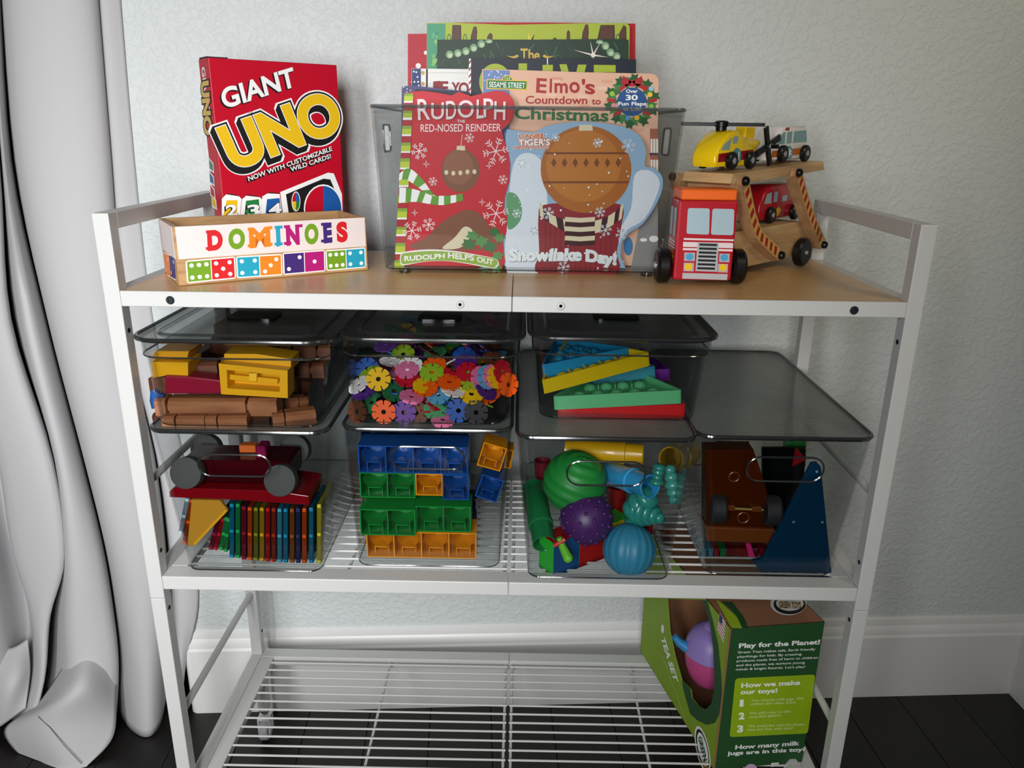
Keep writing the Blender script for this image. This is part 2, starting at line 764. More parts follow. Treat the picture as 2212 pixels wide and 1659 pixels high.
def patch(pts, name, nu=8, nv=8):
    """bent cloth flap from a 3x3 net of (px, py, depth)"""
    net = [[P(*q) for q in row] for row in pts]
    rr = [smooth_loop(r, nu, False) for r in net]
    cc = [smooth_loop([rr[j][i] for j in range(len(rr))], nv, False) for i in range(len(rr[0]))]
    g = [[Vector((p[0], p[1], max(p[2], FLOOR+0.0015))) for p in (cc[i][j] for i in range(len(cc)))] for j in range(len(cc[0]))]
    m = MB()
    m.grid(g, FAB)
    o = m.build(name, cur, smooth=80)
    s = o.modifiers.new('thickness', 'SOLIDIFY')
    s.thickness = 0.002
    return o


hem = patch([[(150, 1420, .37), (190, 1410, .36), (252, 1420, .39)],
             [(80, 1520, .33), (165, 1490, .276), (252, 1500, .352)],
             [(8, 1582, .30), (110, 1570, .262), (244, 1592, .300)],
             [(78, 1668, .27), (140, 1672, .245), (186, 1656, .252)]], 'hem')
hl = MB()
hl.tube([P(82, 1548, .2685), P(108, 1572, .259), (P(140, 1612, .251)), P(176, 1650, .2485)], 0.0007, pbr('#77767a', 0.9), 5)
hl.build('stitch_line', hem)
patch([[(-60, 1400, .40), (20, 1400, .38), (60, 1380, .40)],
       [(-60, 1490, .34), (20, 1480, .315), (66, 1450, .36)],
       [(-60, 1600, .33), (0, 1570, .315), (55, 1530, .33)]], 'hem')

# ================================================================== the rack
ZF, ZT, ZT2, ZM, ZM2, ZL, ZL2, DP = 1.0, 0.907, 0.8877, 0.507, 0.4865, 0.125, 0.105, 0.352
rack = thing('storage_rack', 'white metal storage rack with a light wood top and two wire tiers on casters', 'rack', (0, 0.176, FLOOR))
for sx in (-1, 1):
    x0, x1 = sorted((sx*0.48, sx*0.50))
    for y0, y1 in ((0, 0.02), (DP-0.02, DP)):
        q = MB()
        q.box((x0, y0, 0.472), (x1, y1, ZF), WHITE_METAL, 0.0012, None, 2)
        q.build('post', rack)
        q = MB()
        q.box((x0, y0, -0.012), (x1, y1, 0.4714), WHITE_METAL, 0.0012, None, 2)
        q.build('post', rack)
    q = MB()
    q.box((x0, 0.0202, ZF-0.02), (x1, DP-0.0202, ZF), WHITE_METAL, 0.0012, None, 2)
    q.build('end_rail', rack)
    for z0, z1 in ((ZT2, ZT-0.001), (ZM2, ZM), (ZL2, ZL)):
        q = MB()
        q.box((x0, 0.0202, z0), (x1, DP-0.0202, z1), WHITE_METAL, 0.001)
        q.build('side_rail', rack)
    for z0 in (0.640, 0.2595):
        q = MB()
        q.tube([(sx*0.49, 0.0202, z0), (sx*0.49, DP-0.0202, z0)], 0.0055, WHITE_METAL, 12)
        q.build('brace_rod', rack)
# top: rails, lip and two wooden boards, meeting at a seam in the middle
TOPW = wood('light_wood_laminate', '#c99f69', '#d8b078', (2.0, 45, 45), 0.34)
for xa, xb in ((-0.4798, -0.0004), (0.0004, 0.4798)):
    q = MB()
    q.box((xa, 0.0002, ZT2), (xb, 0.017, ZT-0.0026), WHITE_METAL, 0.0008)
    q.box((xa, 0.0002, ZT-0.004), (xb, 0.0038, ZT), WHITE_METAL, 0.0008)
    fr_ = q.build('front_rail', rack)
    q = MB()
    q.box((xa, DP-0.017, ZT2), (xb, DP-0.0002, ZT), WHITE_METAL, 0.0008)
    q.build('back_rail', rack)
    q = MB()
    q.box((xa, 0.0042, ZT-0.0125), (xb, DP-0.0172, ZT-0.0004), TOPW, 0.0005)
    q.build('tabletop', rack)
    for z0, z1 in ((ZM2, ZM), (ZL2, ZL)):
        q = MB()
        q.box((xa, 0.0002, z0), (xb, 0.0285, z1), WHITE_METAL, 0.0012, None, 2)
        q.build('front_rail', rack)
        q = MB()
        q.box((xa, DP-0.026, z0), (xb, DP-0.0002, z1), WHITE_METAL, 0.0012, None, 2)
        q.build('back_rail', rack)
    # wire panels of the two lower tiers
    for zz in (ZM-0.003, ZL-0.003):
        for sx in ((-1,) if xa < 0 else (1,)):
            q = MB()
            e0, e1 = sorted((sx*0.4795, sx*0.4555))
            q.box((e0, 0.029, zz-0.012), (e1, DP-0.0265, zz+0.0028), WHITE_METAL, 0.001)
            q.build('panel_rail', rack)
        wx0, wx1 = (xa+0.024, xb-0.002) if xa < 0 else (xa+0.002, xb-0.024)
        wire = None
        for i in range(15):
            y = 0.0395 + 0.021*i
            if wire is None:
                q = MB()
                q.tube([(wx0, 0, 0), (wx1, 0, 0)], 0.0018, WHITE_METAL, 8)
                wire = q.build('wire', rack, world=False)
                w0 = wire
            else:
                w0 = clone(wire)
            w0.location = (0, y-0.176, zz-FLOOR)
        for cx in ((-0.229, -0.006) if xa < 0 else (0.006, 0.233)):
            q = MB()
            q.tube([(cx, 0.029, zz-0.0042), (cx, DP-0.027, zz-0.0042)], 0.0024, WHITE_METAL, 8)
            q.build('cross_wire', rack)
# bolts and screw holes
for x, dark in ((-0.4186, 1), (-0.0634, 0), (0.0595, 0), (0.4163, 1)):
    q = MB()
    xf = axis_frame((x, 0.0002, 0.8965), (0, -1, 0))
    q.lathe([(0.0052, 0), (0.0052, 0.0012), (0.004, 0.0024), (0.0022, 0.0024), (0.0018, 0.0008), (0, 0.0008)], pbr('#3b4348', 0.35, metal=0.7) if dark else WHITE_METAL, 18, xf)
    if not dark:
        q.lathe([(0.0019, 0.00095), (0, 0.00095)], DARK_HOLE, 12, xf)
    q.build('bolt', rack)
for x in (-0.5, 0.5):
    q = MB()
    q.lathe([(0.0052, 0), (0.0052, 0.001), (0.0035, 0.0034), (0, 0.0038)], STEEL, 18, axis_frame((x, 0.010, 0.899), (x, 0, 0)))
    q.build('bolt', rack)
for x in (-0.48, 0.48):
    for y, z in ((0.0065, 0.855), (0.0065, 0.543), (0.0065, 0.451), (DP-0.010, 0.170), (DP-0.010, 0.855)):
        q = MB()
        q.lathe([(0.0033, 0), (0.0033, 0.00025), (0, 0.00025)], DARK_HOLE, 16, axis_frame((x, y+0.003, z), (-x, 0, 0)))
        q.build('screw_hole', rack)
# casters
for x in (-0.49, 0.49):
    for y in (0.01, DP-0.01):
        q = MB()
        q.lathe([(0.0085, 0.0), (0.0085, -0.006), (0.005, -0.008), (0.005, -0.016)], STEEL, 14, frame((x, y, -0.012)))
        q.box((x-0.012, y-0.016, -0.032), (x+0.012, y+0.014, -0.024), WHITE, 0.002)
        for sx in (-1, 1):
            q.box((x+sx*0.0105-0.0015, y-0.016, -0.062), (x+sx*0.0105+0.0015, y+0.010, -0.026), WHITE, 0.001)
        ca = q.build('caster', rack)
        q = MB()
        q.lathe([(0.006, -0.008), (0.021, -0.008), (0.0225, -0.005), (0.0225, 0.005), (0.021, 0.008), (0.006, 0.008)], pbr('#b9bcbf', 0.4), 22, axis_frame((x, y-0.004, FLOOR+0.0228), (1, 0, 0)))
        q.build('wheel', ca)


# ================================================================== things on the top board
def crop(x0, y0, s):
    return lambda x, y: (x0+x*s, y0+y*s)


def facemap(root, xf, cr=None):
    """measurement on a flat face of a thing -> (u, v) on that face"""
    m = root_matrix(root) @ xf
    inv = m.inverted()
    p0 = m.translation
    n = m.to_3x3() @ Vector((0, 1, 0))

    def f(x, y):
        if cr:
            x, y = cr(x, y)
        q = inv @ PP(x, y, p0, n)
        return (q.x, q.z)
    return f


IDENT = Matrix.Identity(4)
RED = pbr('#be0726', 0.42, spec=0.3)
YEL = pbr('#e8bb12', 0.45)
INK = pbr('#0d0d0d', 0.5)
PAPER = pbr('#f1f0ee', 0.5)

# ------------------------------------------------------------------ giant card game box
D_, W_, H_ = 0.047, 0.1835, 0.2805
card = thing('card_game_box', 'tall red card game box with big yellow lettering standing behind the wooden dominoes box', 'game box', (-0.412, 0.186, ZT), 36.45)
q = MB()
q.box((0, 0, 0), (W_, D_, H_-0.001), RED, 0.0012, None, 2)
q.build('carton', card, world=False)
q = MB()
q.box((0.001, 0.012, H_-0.0012), (0.03, D_-0.001, H_+0.0012), INK, 0.0003)
q.build('tuck_flap', card, world=False)
pr = Print(IDENT)
pr.map = facemap(card, IDENT, crop(320, 80, 0.3495))
p0, p1 = (474, 440), (913, 300)
hp = (442, 320)
for k in range(4):
    pr.text('GIANT', p0, p1, 0, INK, 1+0.2*k, off=0.035, dx=-0.0007*k, dz=-0.0006*k, hp=hp)
pr.text('GIANT', p0, p1, 0, PAPER, 3, off=0.03, hp=hp)
p0, p1, hp = (540, 808), (1200, 564), (428, 558)
for k in range(5):
    pr.text('UNO', p0, p1, 0, PAPER, 4+0.1*k, off=0.115, dx=-0.0007*k, dz=-0.0016*k, hp=hp)
for k in range(6):
    pr.text('UNO', p0, p1, 0, INK, 5+0.1*k, off=0.088, dx=-0.0007*k, dz=-0.0014*k, hp=hp)
pr.text('UNO', p0, p1, 0, PAPER, 6.5, off=0.058, hp=hp)
pr.text('UNO', p0, p1, 0, YEL, 7.5, off=0.045, hp=hp)
for tx, a, b, c in (('NOW WITH CUSTOMIZABLE', (622, 890), (1137, 702), (614, 861)), ('WILD CARDS!', (884, 832), (1130, 748), (877, 804))):
    for k in range(5):
        pr.text(tx, a, b, 0, INK, 1+0.1*k, off=0.05, dx=-0.0005*k, dz=-0.0006*k, hp=c)
    pr.text(tx, a, b, 0, PAPER, 2, off=0.02, hp=c)
GRN, BLU = pbr('#1f7a3a', 0.45), pbr('#1757a0', 0.45)
for out, inn, col, tx, a, b, hh in (
        ([(455, 1115), (455, 1000), (482, 972), (560, 984), (577, 1000), (566, 1115)], [(462, 1115), (484, 1008), (552, 1008), (546, 1115)], YEL, '2', (484, 1108), (548, 1100), (480, 1040)),
        ([(568, 1115), (580, 1002), (606, 980), (690, 990), (703, 1004), (692, 1115)], [(592, 1115), (604, 1012), (684, 1002), (690, 1115)], GRN, '3', (618, 1108), (684, 1100), (614, 1045)),
        ([(694, 1115), (705, 985), (738, 966), (812, 970), (832, 1115)], [(722, 1115), (734, 1002), (812, 995), (824, 1115)], BLU, '4', (750, 1100), (820, 1094), (748, 1032))):
    pr.poly([(x+(-8 if k > 2 else 6), y-6) for k, (x, y) in enumerate(out)], INK, 1)
    pr.poly(out, PAPER, 2)
    pr.poly(inn, col, 3)
    pr.text(tx, a, b, 0, INK, 4, off=0.07, hp=c and hp and (a[0]-3, a[1]-70), dx=-0.0008, dz=-0.0006)
    pr.text(tx, a, b, 0, PAPER, 5, off=0.03, hp=(a[0]-3, a[1]-70))
pr.poly([(836, 1120), (815, 958), (1110, 838), (1146, 843), (1196, 970), (1203, 1120)], PAPER, 6)
pr.poly([(872, 1120), (850, 972), (1082, 875), (1124, 880), (1166, 975), (1196, 1030), (1198, 1120)], INK, 7)
pr.poly(ell(1080, 1062, 120, 152), PAPER, 8)
e2 = ell(1080, 1064, 112, 144, 40)
pr.poly([p for p in e2 if p[0] <= 1081], RED, 9)
pr.poly([p for p in e2 if p[0] >= 1079], BLU, 9)
pr.poly(ell(912, 1016, 27, 62), PAPER, 8)
for col, a, b in ((GRN, 0, 90), (YEL, 90, 180), (RED, 180, 270), (BLU, 270, 360)):
    pr.poly([(912, 1016)] + [(912+23*math.cos(rad(t)), 1016+56*math.sin(rad(t))) for t in range(a, b+1, 15)], col, 9)
pr.build('front_artwork', card)
xs = frame((0, D_, 0), (0, -1, 0), (1, 0, 0), (0, 0, 1))
pr = Print(xs)
pr.map = facemap(card, xs, crop(320, 80, 0.3495))
pr.text('GIANT', (331, 190), (362, 455), 0, PAPER, 1, off=0.03, hp=(352, 185))
pr.text('UNO', (330, 285), (352, 600), 0, INK, 2, off=0.12, hp=(376, 275))
pr.text('UNO', (330, 285), (352, 600), 0, pbr('#d8b45a', 0.45), 3, off=0.05, hp=(376, 275))
for a, col in (((374, 740), pbr('#4f7d62', 0.45)), ((377, 822), pbr('#39668f', 0.45)), ((382, 900), RED), ((392, 968), YEL)):
    pr.poly([a, (a[0]+30, a[1]+40), (a[0]+36, a[1]+102), (a[0]+4, a[1]+80)], PAPER, 1)
    pr.poly([(a[0]+4, a[1]+14), (a[0]+26, a[1]+46), (a[0]+31, a[1]+90), (a[0]+8, a[1]+72)], col, 2)
pr.build('side_artwork', card)

# ------------------------------------------------------------------ wooden dominoes box
L_, D_, H_, T_ = 0.253, 0.105, 0.074, 0.0065
dom = thing('dominoes_box', 'open wooden box with colourful lettering and domino stickers at the front of the top board', 'toy box', (-0.421, 0.0355, ZT), 32.55)
DW = wood('dominoes_wood', '#a27a50', '#c9a273', (6, 40, 40), 0.45)
for nm, a, b in (('front_wall', (0, 0, 0), (L_, T_, H_)), ('back_wall', (0, D_-T_, 0), (L_, D_, H_)),
                 ('side_wall', (0, T_, 0), (T_, D_-T_, H_)), ('side_wall', (L_-T_, T_, 0), (L_, D_-T_, H_)), ('box_floor', (T_, T_, 0.001), (L_-T_, D_-T_, 0.006))):
    q = MB()
    q.box(a, b, DW, 0.0007)
    q.build(nm, dom, world=False)
q = MB()
PINKW = pbr('#e3d6d3', 0.5)
q.box((0.003, -0.0005, 0.0335), (L_-0.002, 0.0005, H_-0.0004), PINKW)
q.box((-0.0005, 0.004, 0.0335), (0.0005, D_-0.0005, H_-0.0004), PINKW)
q.build('painted_band', dom, world=False)
pr = Print(IDENT, base=0.0007)
pr.map = facemap(dom, IDENT, crop(320, 80, 0.3495))
C_ = dict(r=pbr('#cf1a22', 0.45), g=pbr('#6e9a1e', 0.45), o=pbr('#f0801c', 0.45), c=pbr('#1d9cb8', 0.45), m=pbr('#ae1170', 0.45), p=pbr('#3d2470', 0.45), w=PAPER)


def slab(ch, x0, x1, col):
    def base(x):
        return 1316 - (x-362)*0.0655
    k = 120
    pr.text(ch, (x0+19, base(x0)-4), (x1-19, base(x1)-4), 0, C_[col], 1, off=0.065, hp=(x0+19-6, base(x0)-k+3))
    bars = {'D': [(0, .5, 0), (0, .5, 1)], 'M': [(-.02, .28, 0), (.72, 1.02, 0), (-.02, .2, 1), (.8, 1.02, 1)], 'I': [(0, 1, 0), (0, 1, 1)],
            'N': [(-.03, .4, 0), (-.03, .32, 1), (.62, 1.05, 1)], 'E': [(-.05, .5, 0), (-.05, .5, 1)]}
    for a, b, t in bars.get(ch, []):
        xa, xb = x0+(x1-x0)*a, x0+(x1-x0)*b
        za, zb = (base(xa)-t*(k-17)), (base(xb)-t*(k-17))
        pr.poly([(xa, za), (xb, zb), (xb-1, zb-18), (xa-1, za-18)], C_[col], 1.3)


for ch, a, b, col in (('D', 357, 473, 'r'), ('O', 487, 611, 'g'), ('M', 618, 764, 'o'), ('I', 781, 830, 'c'), ('N', 842, 948, 'm'), ('O', 956, 1066, 'g'), ('E', 1072, 1150, 'p'), ('S', 1156, 1244, 'r')):
    slab(ch, a, b, col)
PIPS = {1: [(.5, .5)], 2: [(.22, .22), (.78, .78)], 3: [(.22, .2), (.5, .5), (.78, .8)], 4: [(.2, .2), (.8, .2), (.2, .8), (.8, .8)],
        5: [(.2, .2), (.8, .2), (.5, .5), (.2, .8), (.8, .8)], 6: [(.18, .2), (.5, .2), (.82, .2), (.18, .8), (.5, .8), (.82, .8)]}


def sticker(pp, c4, halves):
    tl, tr, br, bl = [Vector(pp.map(*c)) for c in c4]
    wv, hv = (tr-tl).length, (tl-bl).length
    ux, uz = (br-bl).normalized(), (tl-bl).normalized()

    def at(u, v):
        return tuple(bl + (br-bl)*u + (tl-bl)*v)
    pp.poly([at(a/wv, b/hv) for a, b in rrect(0, 0, wv, hv, 0.003)], PAPER, 1, False)
    m = 0.0016
    for k, (col, n) in enumerate(halves):
        u0, u1 = (m/wv + k*(0.5-m/wv*0.6)), (0.5+m/wv*-0.3 + k*(0.5-m/wv*0.7))
        v0, v1 = m/hv, 1-m/hv
        pp.poly([at(u0, v0), at(u1, v0), at(u1, v1), at(u0, v1)], C_[col], 2, False)
        for x, y in PIPS[n]:
            c = Vector(at(u0+(u1-u0)*x, v0+(v1-v0)*y))
            pp.poly([(c.x+a, c.y+b) for a, b in ell(0, 0, 0.0027, 0.0027, 14)], PAPER, 3, False)


sticker(pr, [(230, 1382), (534, 1356), (543, 1492), (240, 1522)], [('g', 6), ('r', 5)])
sticker(pr, [(541, 1356), (824, 1332), (830, 1471), (548, 1491)], [('c', 4), ('o', 3)])
sticker(pr, [(830, 1334), (1090, 1312), (1095, 1447), (836, 1470)], [('p', 2), ('m', 1)])
sticker(pr, [(1094, 1318), (1340, 1299), (1346, 1424), (1101, 1446)], [('g', 6), ('c', 4)])
pr.build('front_artwork', dom)
xs = frame((0, D_, 0), (0, -1, 0), (1, 0, 0), (0, 0, 1))
pr = Print(xs)
pr.map = facemap(dom, xs, crop(320, 80, 0.3495))
sticker(pr, [(97, 1328), (165, 1362), (176, 1506), (108, 1468)], [('o', 2), ('p', 2)])
pr.build('side_artwork', dom)

# ------------------------------------------------------------------ clear bins: shared builder
CLEAR = clear('clear_plastic', '#f6f7f7', 0.03, 1.0, f0=0.02)
RIMC = clear('clear_plastic_rim', '#c3c8c9', 0.12, 1.0, 0.10, '#c9cdce', f0=0.16)
EDGEC = clear('clear_plastic_edge', '#c4c8c9', 0.10, 1.0, f0=0.10)
SMOKE = clear('smoky_plastic', '#eff0f0', 0.04, 1.0)
SMOKE_RIM = clear('smoky_plastic_rim', '#8d9294', 0.14, 1.0, 0.05, '#9a9d9e', f0=0.16)
LIDC = clear('smoky_lid', '#cdd0d0', 0.08, 0.9, 0.05, '#9aa09c', f0=0.05)
RIBBED = clear('ribbed_lid', '#d3d7d5', 0.14, 1.0, 0.22, '#b0b6b2', ribs=48, f0=0.06)


def rloop(x0, x1, y0, y1, r, z, n=6):
    return [(p[0], p[1], z) for p in rrect(x0, y0, x1, y1, r, n)]


def bridge(mb, loops, mat):
    n = len(loops[0])
    v = [p for l in loops for p in l]
    f = [(i*n+j, i*n+(j+1) % n, (i+1)*n+(j+1) % n, (i+1)*n+j) for i in range(len(loops)-1) for j in range(n)]
    mb.add(v, f, mat)


def cut(o, mb):
    c = mb.build('slot_cutter', None)
    md = o.modifiers.new('slot', 'BOOLEAN')
    md.object = c
    md.operation = 'DIFFERENCE'
    md.solver = 'EXACT'
    bpy.context.view_layer.update()
    dg = bpy.context.evaluated_depsgraph_get()
    # the cutter is in world space; evaluate with the part's own world matrix in place
    me = bpy.data.meshes.new_from_object(o.evaluated_get(dg))
    o.modifiers.clear()
    o.data = me
    bpy.data.objects.remove(c)


def plastic_bin(name, label, bot, top, r0, r1, mat, rimm, group=None, t=0.0022, band=None, slot=None, lid=None, edge=True, sides=None):
    """bot/top = (x0, x1, y0, y1, z); band = (drop, out) skirt below the rim; slot = (x0, x1, z0, z1) grip hole in the front wall"""
    cx, cy = (bot[0]+bot[1])/2, (bot[2]+bot[3])/2
    root = thing(name, label, 'storage bin', (cx, cy, bot[4]), 0, group)
    m = MB()
    zb, zt = bot[4], top[4]

    def loop(f, inset, z=None):
        a = [bot[i]+(top[i]-bot[i])*f for i in range(4)]
        r = r0+(r1-r0)*f
        return rloop(a[0]+inset, a[1]-inset, a[2]+inset, a[3]-inset, max(r-inset, 0.002), zb+(zt-zb)*f if z is None else z)
    loops = [loop(0, 0.004), loop(0.018, 0.0)]
    if band:
        fb = 1-band[0]/(zt-zb)
        loops += [loop(fb-0.02, 0), loop(fb, -band[1])]
        loops += [loop(1, -band[1])]
        loops += [loop(1, t-band[1]), loop(fb+0.01, t-band[1]), loop(fb-0.01, t)]
    else:
        loops += [loop(1, 0), loop(1, t)]
    loops += [loop(0.03, t), loop(0.0, 0.004+t, zb+t)]
    bridge(m, loops, mat)
    n = len(loops[0])
    b0 = len(m.v)-n
    m.f.append(list(range(n))[::-1])
    m.m.append(0)
    m.f.append([b0+j for j in range(n)])
    m.m.append(0)
    body = m.build('body', root)
    if slot or sides:
        cm = MB()
        if slot:
            x0, x1, z0, z1 = slot
            cm.prism(rrect(x0, z0, x1, z1, min((z1-z0)/2-0.0002, 0.02), 7), bot[2]-0.04, bot[2]+0.05, mat)
        if sides:
            y0, y1, z0, z1 = sides
            for a, b in ((top[0]-0.03, bot[0]+0.01), (bot[1]-0.01, top[1]+0.03)):
                cm.prism([(p[0], p[1]) for p in rrect(y0, z0, y1, z1, 0.008, 5)], a, b, mat, Matrix(((0, 1, 0, 0), (1, 0, 0, 0), (0, 0, 1, 0), (0, 0, 0, 1))))
        cut(body, cm)
        body.data.polygons.foreach_set('use_smooth', [True]*len(body.data.polygons))
        body.data.set_sharp_from_angle(angle=rad(32))
    m = MB()
    ro = (band[1] if band else 0)
    m.tube(loop(1, t/2-ro), 0.0024, rimm, 8, closed=True)
    m.build('rim', root)
    if edge:
        m = MB()
        m.tube(loop(0.012, 0.0012), 0.0011, EDGEC, 6, closed=True)
        m.build('base_edge', root)
    if band:
        m = MB()
        fb = 1-band[0]/(zt-zb)
        m.tube(loop(fb, -band[1]+0.0005), 0.0012, rimm, 6, closed=True)
        m.build('skirt_edge', root)
    if slot:
        m = MB()

        def fy(z):
            f = (z-zb)/(zt-zb)
            return bot[2]+(top[2]-bot[2])*f + t/2
        m.tube([(p[0], fy(p[1]), p[1]) for p in rrect(x0, z0, x1, z1, min((z1-z0)/2-0.0002, 0.02), 7)], 0.0014, rimm, 6, closed=True)
        m.build('grip_slot', root)
    if sides:
        for sx in (0, 1):
            m = MB()

            def fx(z):
                f = (z-zb)/(zt-zb)
                return bot[sx]+(top[sx]-bot[sx])*f + (t/2 if sx == 0 else -t/2)
            m.tube([(fx(p[1]), p[0], p[1]) for p in rrect(y0, z0, y1, z1, 0.008, 5)], 0.0016, EDGEC, 6, closed=True)
            m.build('grip_slot', root)
    return root, loop


# ------------------------------------------------------------------ the clear bin of books
bookbin, _ = plastic_bin('book_bin', 'big clear open-top bin full of picture books in the middle of the top board', (-0.181, 0.2085, 0.1435, 0.352, ZT+0.0045), (-0.1865, 0.2185, 0.117, 0.405, 1.1265), 0.020, 0.012, CLEAR, RIMC,
                         t=0.003, sides=(0.205, 0.262, 1.068, 1.104))
for x in (-0.153, 0.187):
    for y in (0.158, 0.338):
        m = MB()
        m.lathe([(0.008, ZT), (0.0085, ZT+0.0045)], EDGEC, 12, frame((x, y, 0)))
        m.build('foot', bookbin)

CR2 = crop(780, 20, 0.37364)
CR8 = crop(860, 30, 0.2622)
CRR = crop(860, 240, 0.21703)
PAGES = pbr('#e9e3d6', 0.8)


def book(label, outline, Y, thick, mat, cr=None, group='picture books in the clear bin', spine=None, z0=None, bev=0.0):
    """flat book standing at depth Y; outline measured on its front cover"""
    pts = [P(*(cr(*p) if cr else p), Y) for p in outline]
    xm, zm = min(p.x for p in pts), (z0 if z0 is not None else min(p.z for p in pts))
    root = thing('picture_book', label, 'book', (xm, Y, zm), 0, group)
    loc = [(p.x-xm, max(p.z-zm, 0)) for p in pts]
    ct = min(0.0012, thick*0.3)
    m = MB()
    m.prism(loc, 0, ct, mat)
    m.build('front_cover', root, world=False, smooth=20)
    m = MB()
    m.prism(loc, thick-ct, thick, mat)
    m.build('back_cover', root, world=False, smooth=20)
    cx, cz = sum(p[0] for p in loc)/len(loc), sum(p[1] for p in loc)/len(loc)
    m = MB()
    m.prism([(cx+(p[0]-cx)*0.985, cz+(p[1]-cz)*0.988) for p in loc], ct, thick-ct, spine or PAGES)
    m.build('pages', root, world=False, smooth=20)
    pr = Print(IDENT)
    pr.map = facemap(root, IDENT, cr)
    return root, pr


def bpb(c, r=0.42, metal=0.0):
    """satin printed cover stock"""
    return pbr(c, max(r, 0.42), spec=0.22, metal=metal)


# red book with winter print (front left)
RBK = bpb('#c20d20', 0.38)
top8 = [(128, 640), (200, 634), (330, 650), (440, 672), (500, 641), (600, 678), (700, 655), (800, 632), (880, 640), (938, 690), (955, 742)]
sideR = [(1140, 62), (1098, 130), (1032, 190), (1050, 270), (1095, 400), (1116, 530), (1106, 700), (1062, 860), (1056, 960), (1085, 1060), (1076, 1200), (1045, 1290), (1052, 1400), (1066, 1500), (1040, 1585), (960, 1612), (800, 1600), (500, 1584), (60, 1570), (-36, 1566)]
left8 = [(52, 655)]
out = [(p[0]*0.2622+860, p[1]*0.2622+30) for p in left8+top8] + [CRR(*p) for p in sideR]
bk, pr = book('glossy red die-cut picture book with white snowflakes and a striped spine', out, 0.165, 0.012, RBK, z0=0.9152)
G1, G2 = bpb('#7fa52a', 0.4), bpb('#b6c62c', 0.4)


def sx8(y):      # spine strip, left and right border in photo px at photo height y
    return 872-(y-200)*0.0575, 893-(y-200)*0.052


ys = [(202, 218, 'g'), (218, 222, 'w'), (222, 239, 'r'), (239, 254, 'g'), (254, 259, 'w'), (259, 272, 'r'), (272, 290, 'g'), (290, 294, 'w'), (294, 308, 'r'), (308, 327, 'g'), (327, 330, 'w'), (330, 342, 'r'),
      (342, 362, 'g'), (362, 366, 'w'), (366, 382, 'r'), (382, 400, 'g'), (400, 404, 'w'), (404, 420, 'r'), (420, 438, 'g'), (438, 450, 'r'), (450, 470, 'g'), (470, 474, 'w'), (474, 490, 'r'), (490, 506, 'g'), (506, 510, 'w'), (510, 525, 'r'), (525, 545, 'g'), (545, 549, 'w'), (549, 562, 'r'), (562, 578, 'g')]
for a, b, c in ys:
    (l0, r0), (l1, r1) = sx8(a), sx8(b)
    l0, l1 = l0+1.5, l1+1.5
    col = {'g': G2, 'w': PAPER, 'r': bpb('#a80f22', 0.35)}[c]
    pr.poly([(l0, a), (r0, a), (r1, b), (l1, b)], col, 1)
    if c == 'g':
        t = (b-a)*0.35
        pr.poly([(l0, a), (r0, a), (r0-0.3, a+t), (l0-0.3, a+t)], G1, 2)
pr.line((894, 202), (874, 578), 0.0006, bpb('#8c0a18', 0.4), 3)
pr.map = facemap(bk, IDENT, CRR)
G3 = bpb('#5e9a2a', 0.4)
# striped ribbon print
up_a, up_b = [(14, 620), (110, 570), (235, 670), (330, 800), (380, 850)], [(8, 690), (80, 680), (180, 745), (250, 800), (340, 905)]
lo_a, lo_b = [(14, 760), (120, 768), (240, 800), (340, 840), (440, 842), (540, 838), (640, 818)], [(12, 915), (110, 905), (200, 905), (320, 925), (440, 935), (540, 915), (648, 888)]


def ribbon(a, b, n, lay):
    A = smooth_loop(a, 6, False)
    B = smooth_loop(b, 6, False)
    k = len(A)-1
    for i in range(n):
        i0, i1 = round(k*i/n), round(k*(i+1)/n)
        pr.poly(A[i0:i1+1] + B[i0:i1+1][::-1], PAPER if i % 2 == 0 else G3, lay)


ribbon(up_a, up_b, 7, 6)
ribbon(lo_a, lo_b, 10, 8)
# plain winter ornament and ground print (no figure)
BRN, BRN2, CRM = bpb('#7c4a31', 0.4), bpb('#8d573b', 0.4), bpb('#d9cdae', 0.4)
pr.poly(ell(620, 590, 190, 215, 36), BRN, 4)
pr.poly(ell(600, 560, 150, 172, 36), BRN2, 5)
pr.poly([(585, 345), (665, 345), (668, 392), (582, 392)], CRM, 5)
pr.line((625, 345), (640, 232), 0.0008, CRM, 4)
for k in range(5):
    pr.poly(ell(480+k*70, 610+8*math.sin(k*1.3), 20, 24, 14), CRM, 6)
pr.poly(smooth_loop([(150, 1370), (300, 1240), (430, 1110), (560, 1030), (700, 980), (830, 1040), (930, 1190), (985, 1370)], 5, True), BRN, 4)
pr.poly(smooth_loop([(440, 1365), (560, 1260), (660, 1150), (740, 1190), (700, 1290), (600, 1365)], 5, True), CRM, 5)
HOLLY, HOLLY2 = bpb('#2f6b33', 0.4), bpb('#4d8a42', 0.4)
for k, (cx, cy, rr, an) in enumerate(((740, 1240, 80, 20), (700, 1320, 85, -40), (830, 1300, 90, 60), (960, 1200, 70, 100), (1010, 1260, 70, 30), (920, 1350, 90, -10), (990, 1440, 75, 75), (860, 1560, 70, 10), (980, 1560, 75, -30))):
    pr.poly([(cx+rr*(1 if j % 2 else 0.62)*math.cos(rad(an+j*30))*0.9, cy+rr*(1 if j % 2 else 0.62)*math.sin(rad(an+j*30))*0.75) for j in range(12)], HOLLY if k % 2 else HOLLY2, 6+0.2*k)
for cx, cy in ((800, 1350), (1000, 1350), (960, 1290), (900, 1500)):
    pr.poly(ell(cx, cy, 18, 18, 12), RBK, 9)
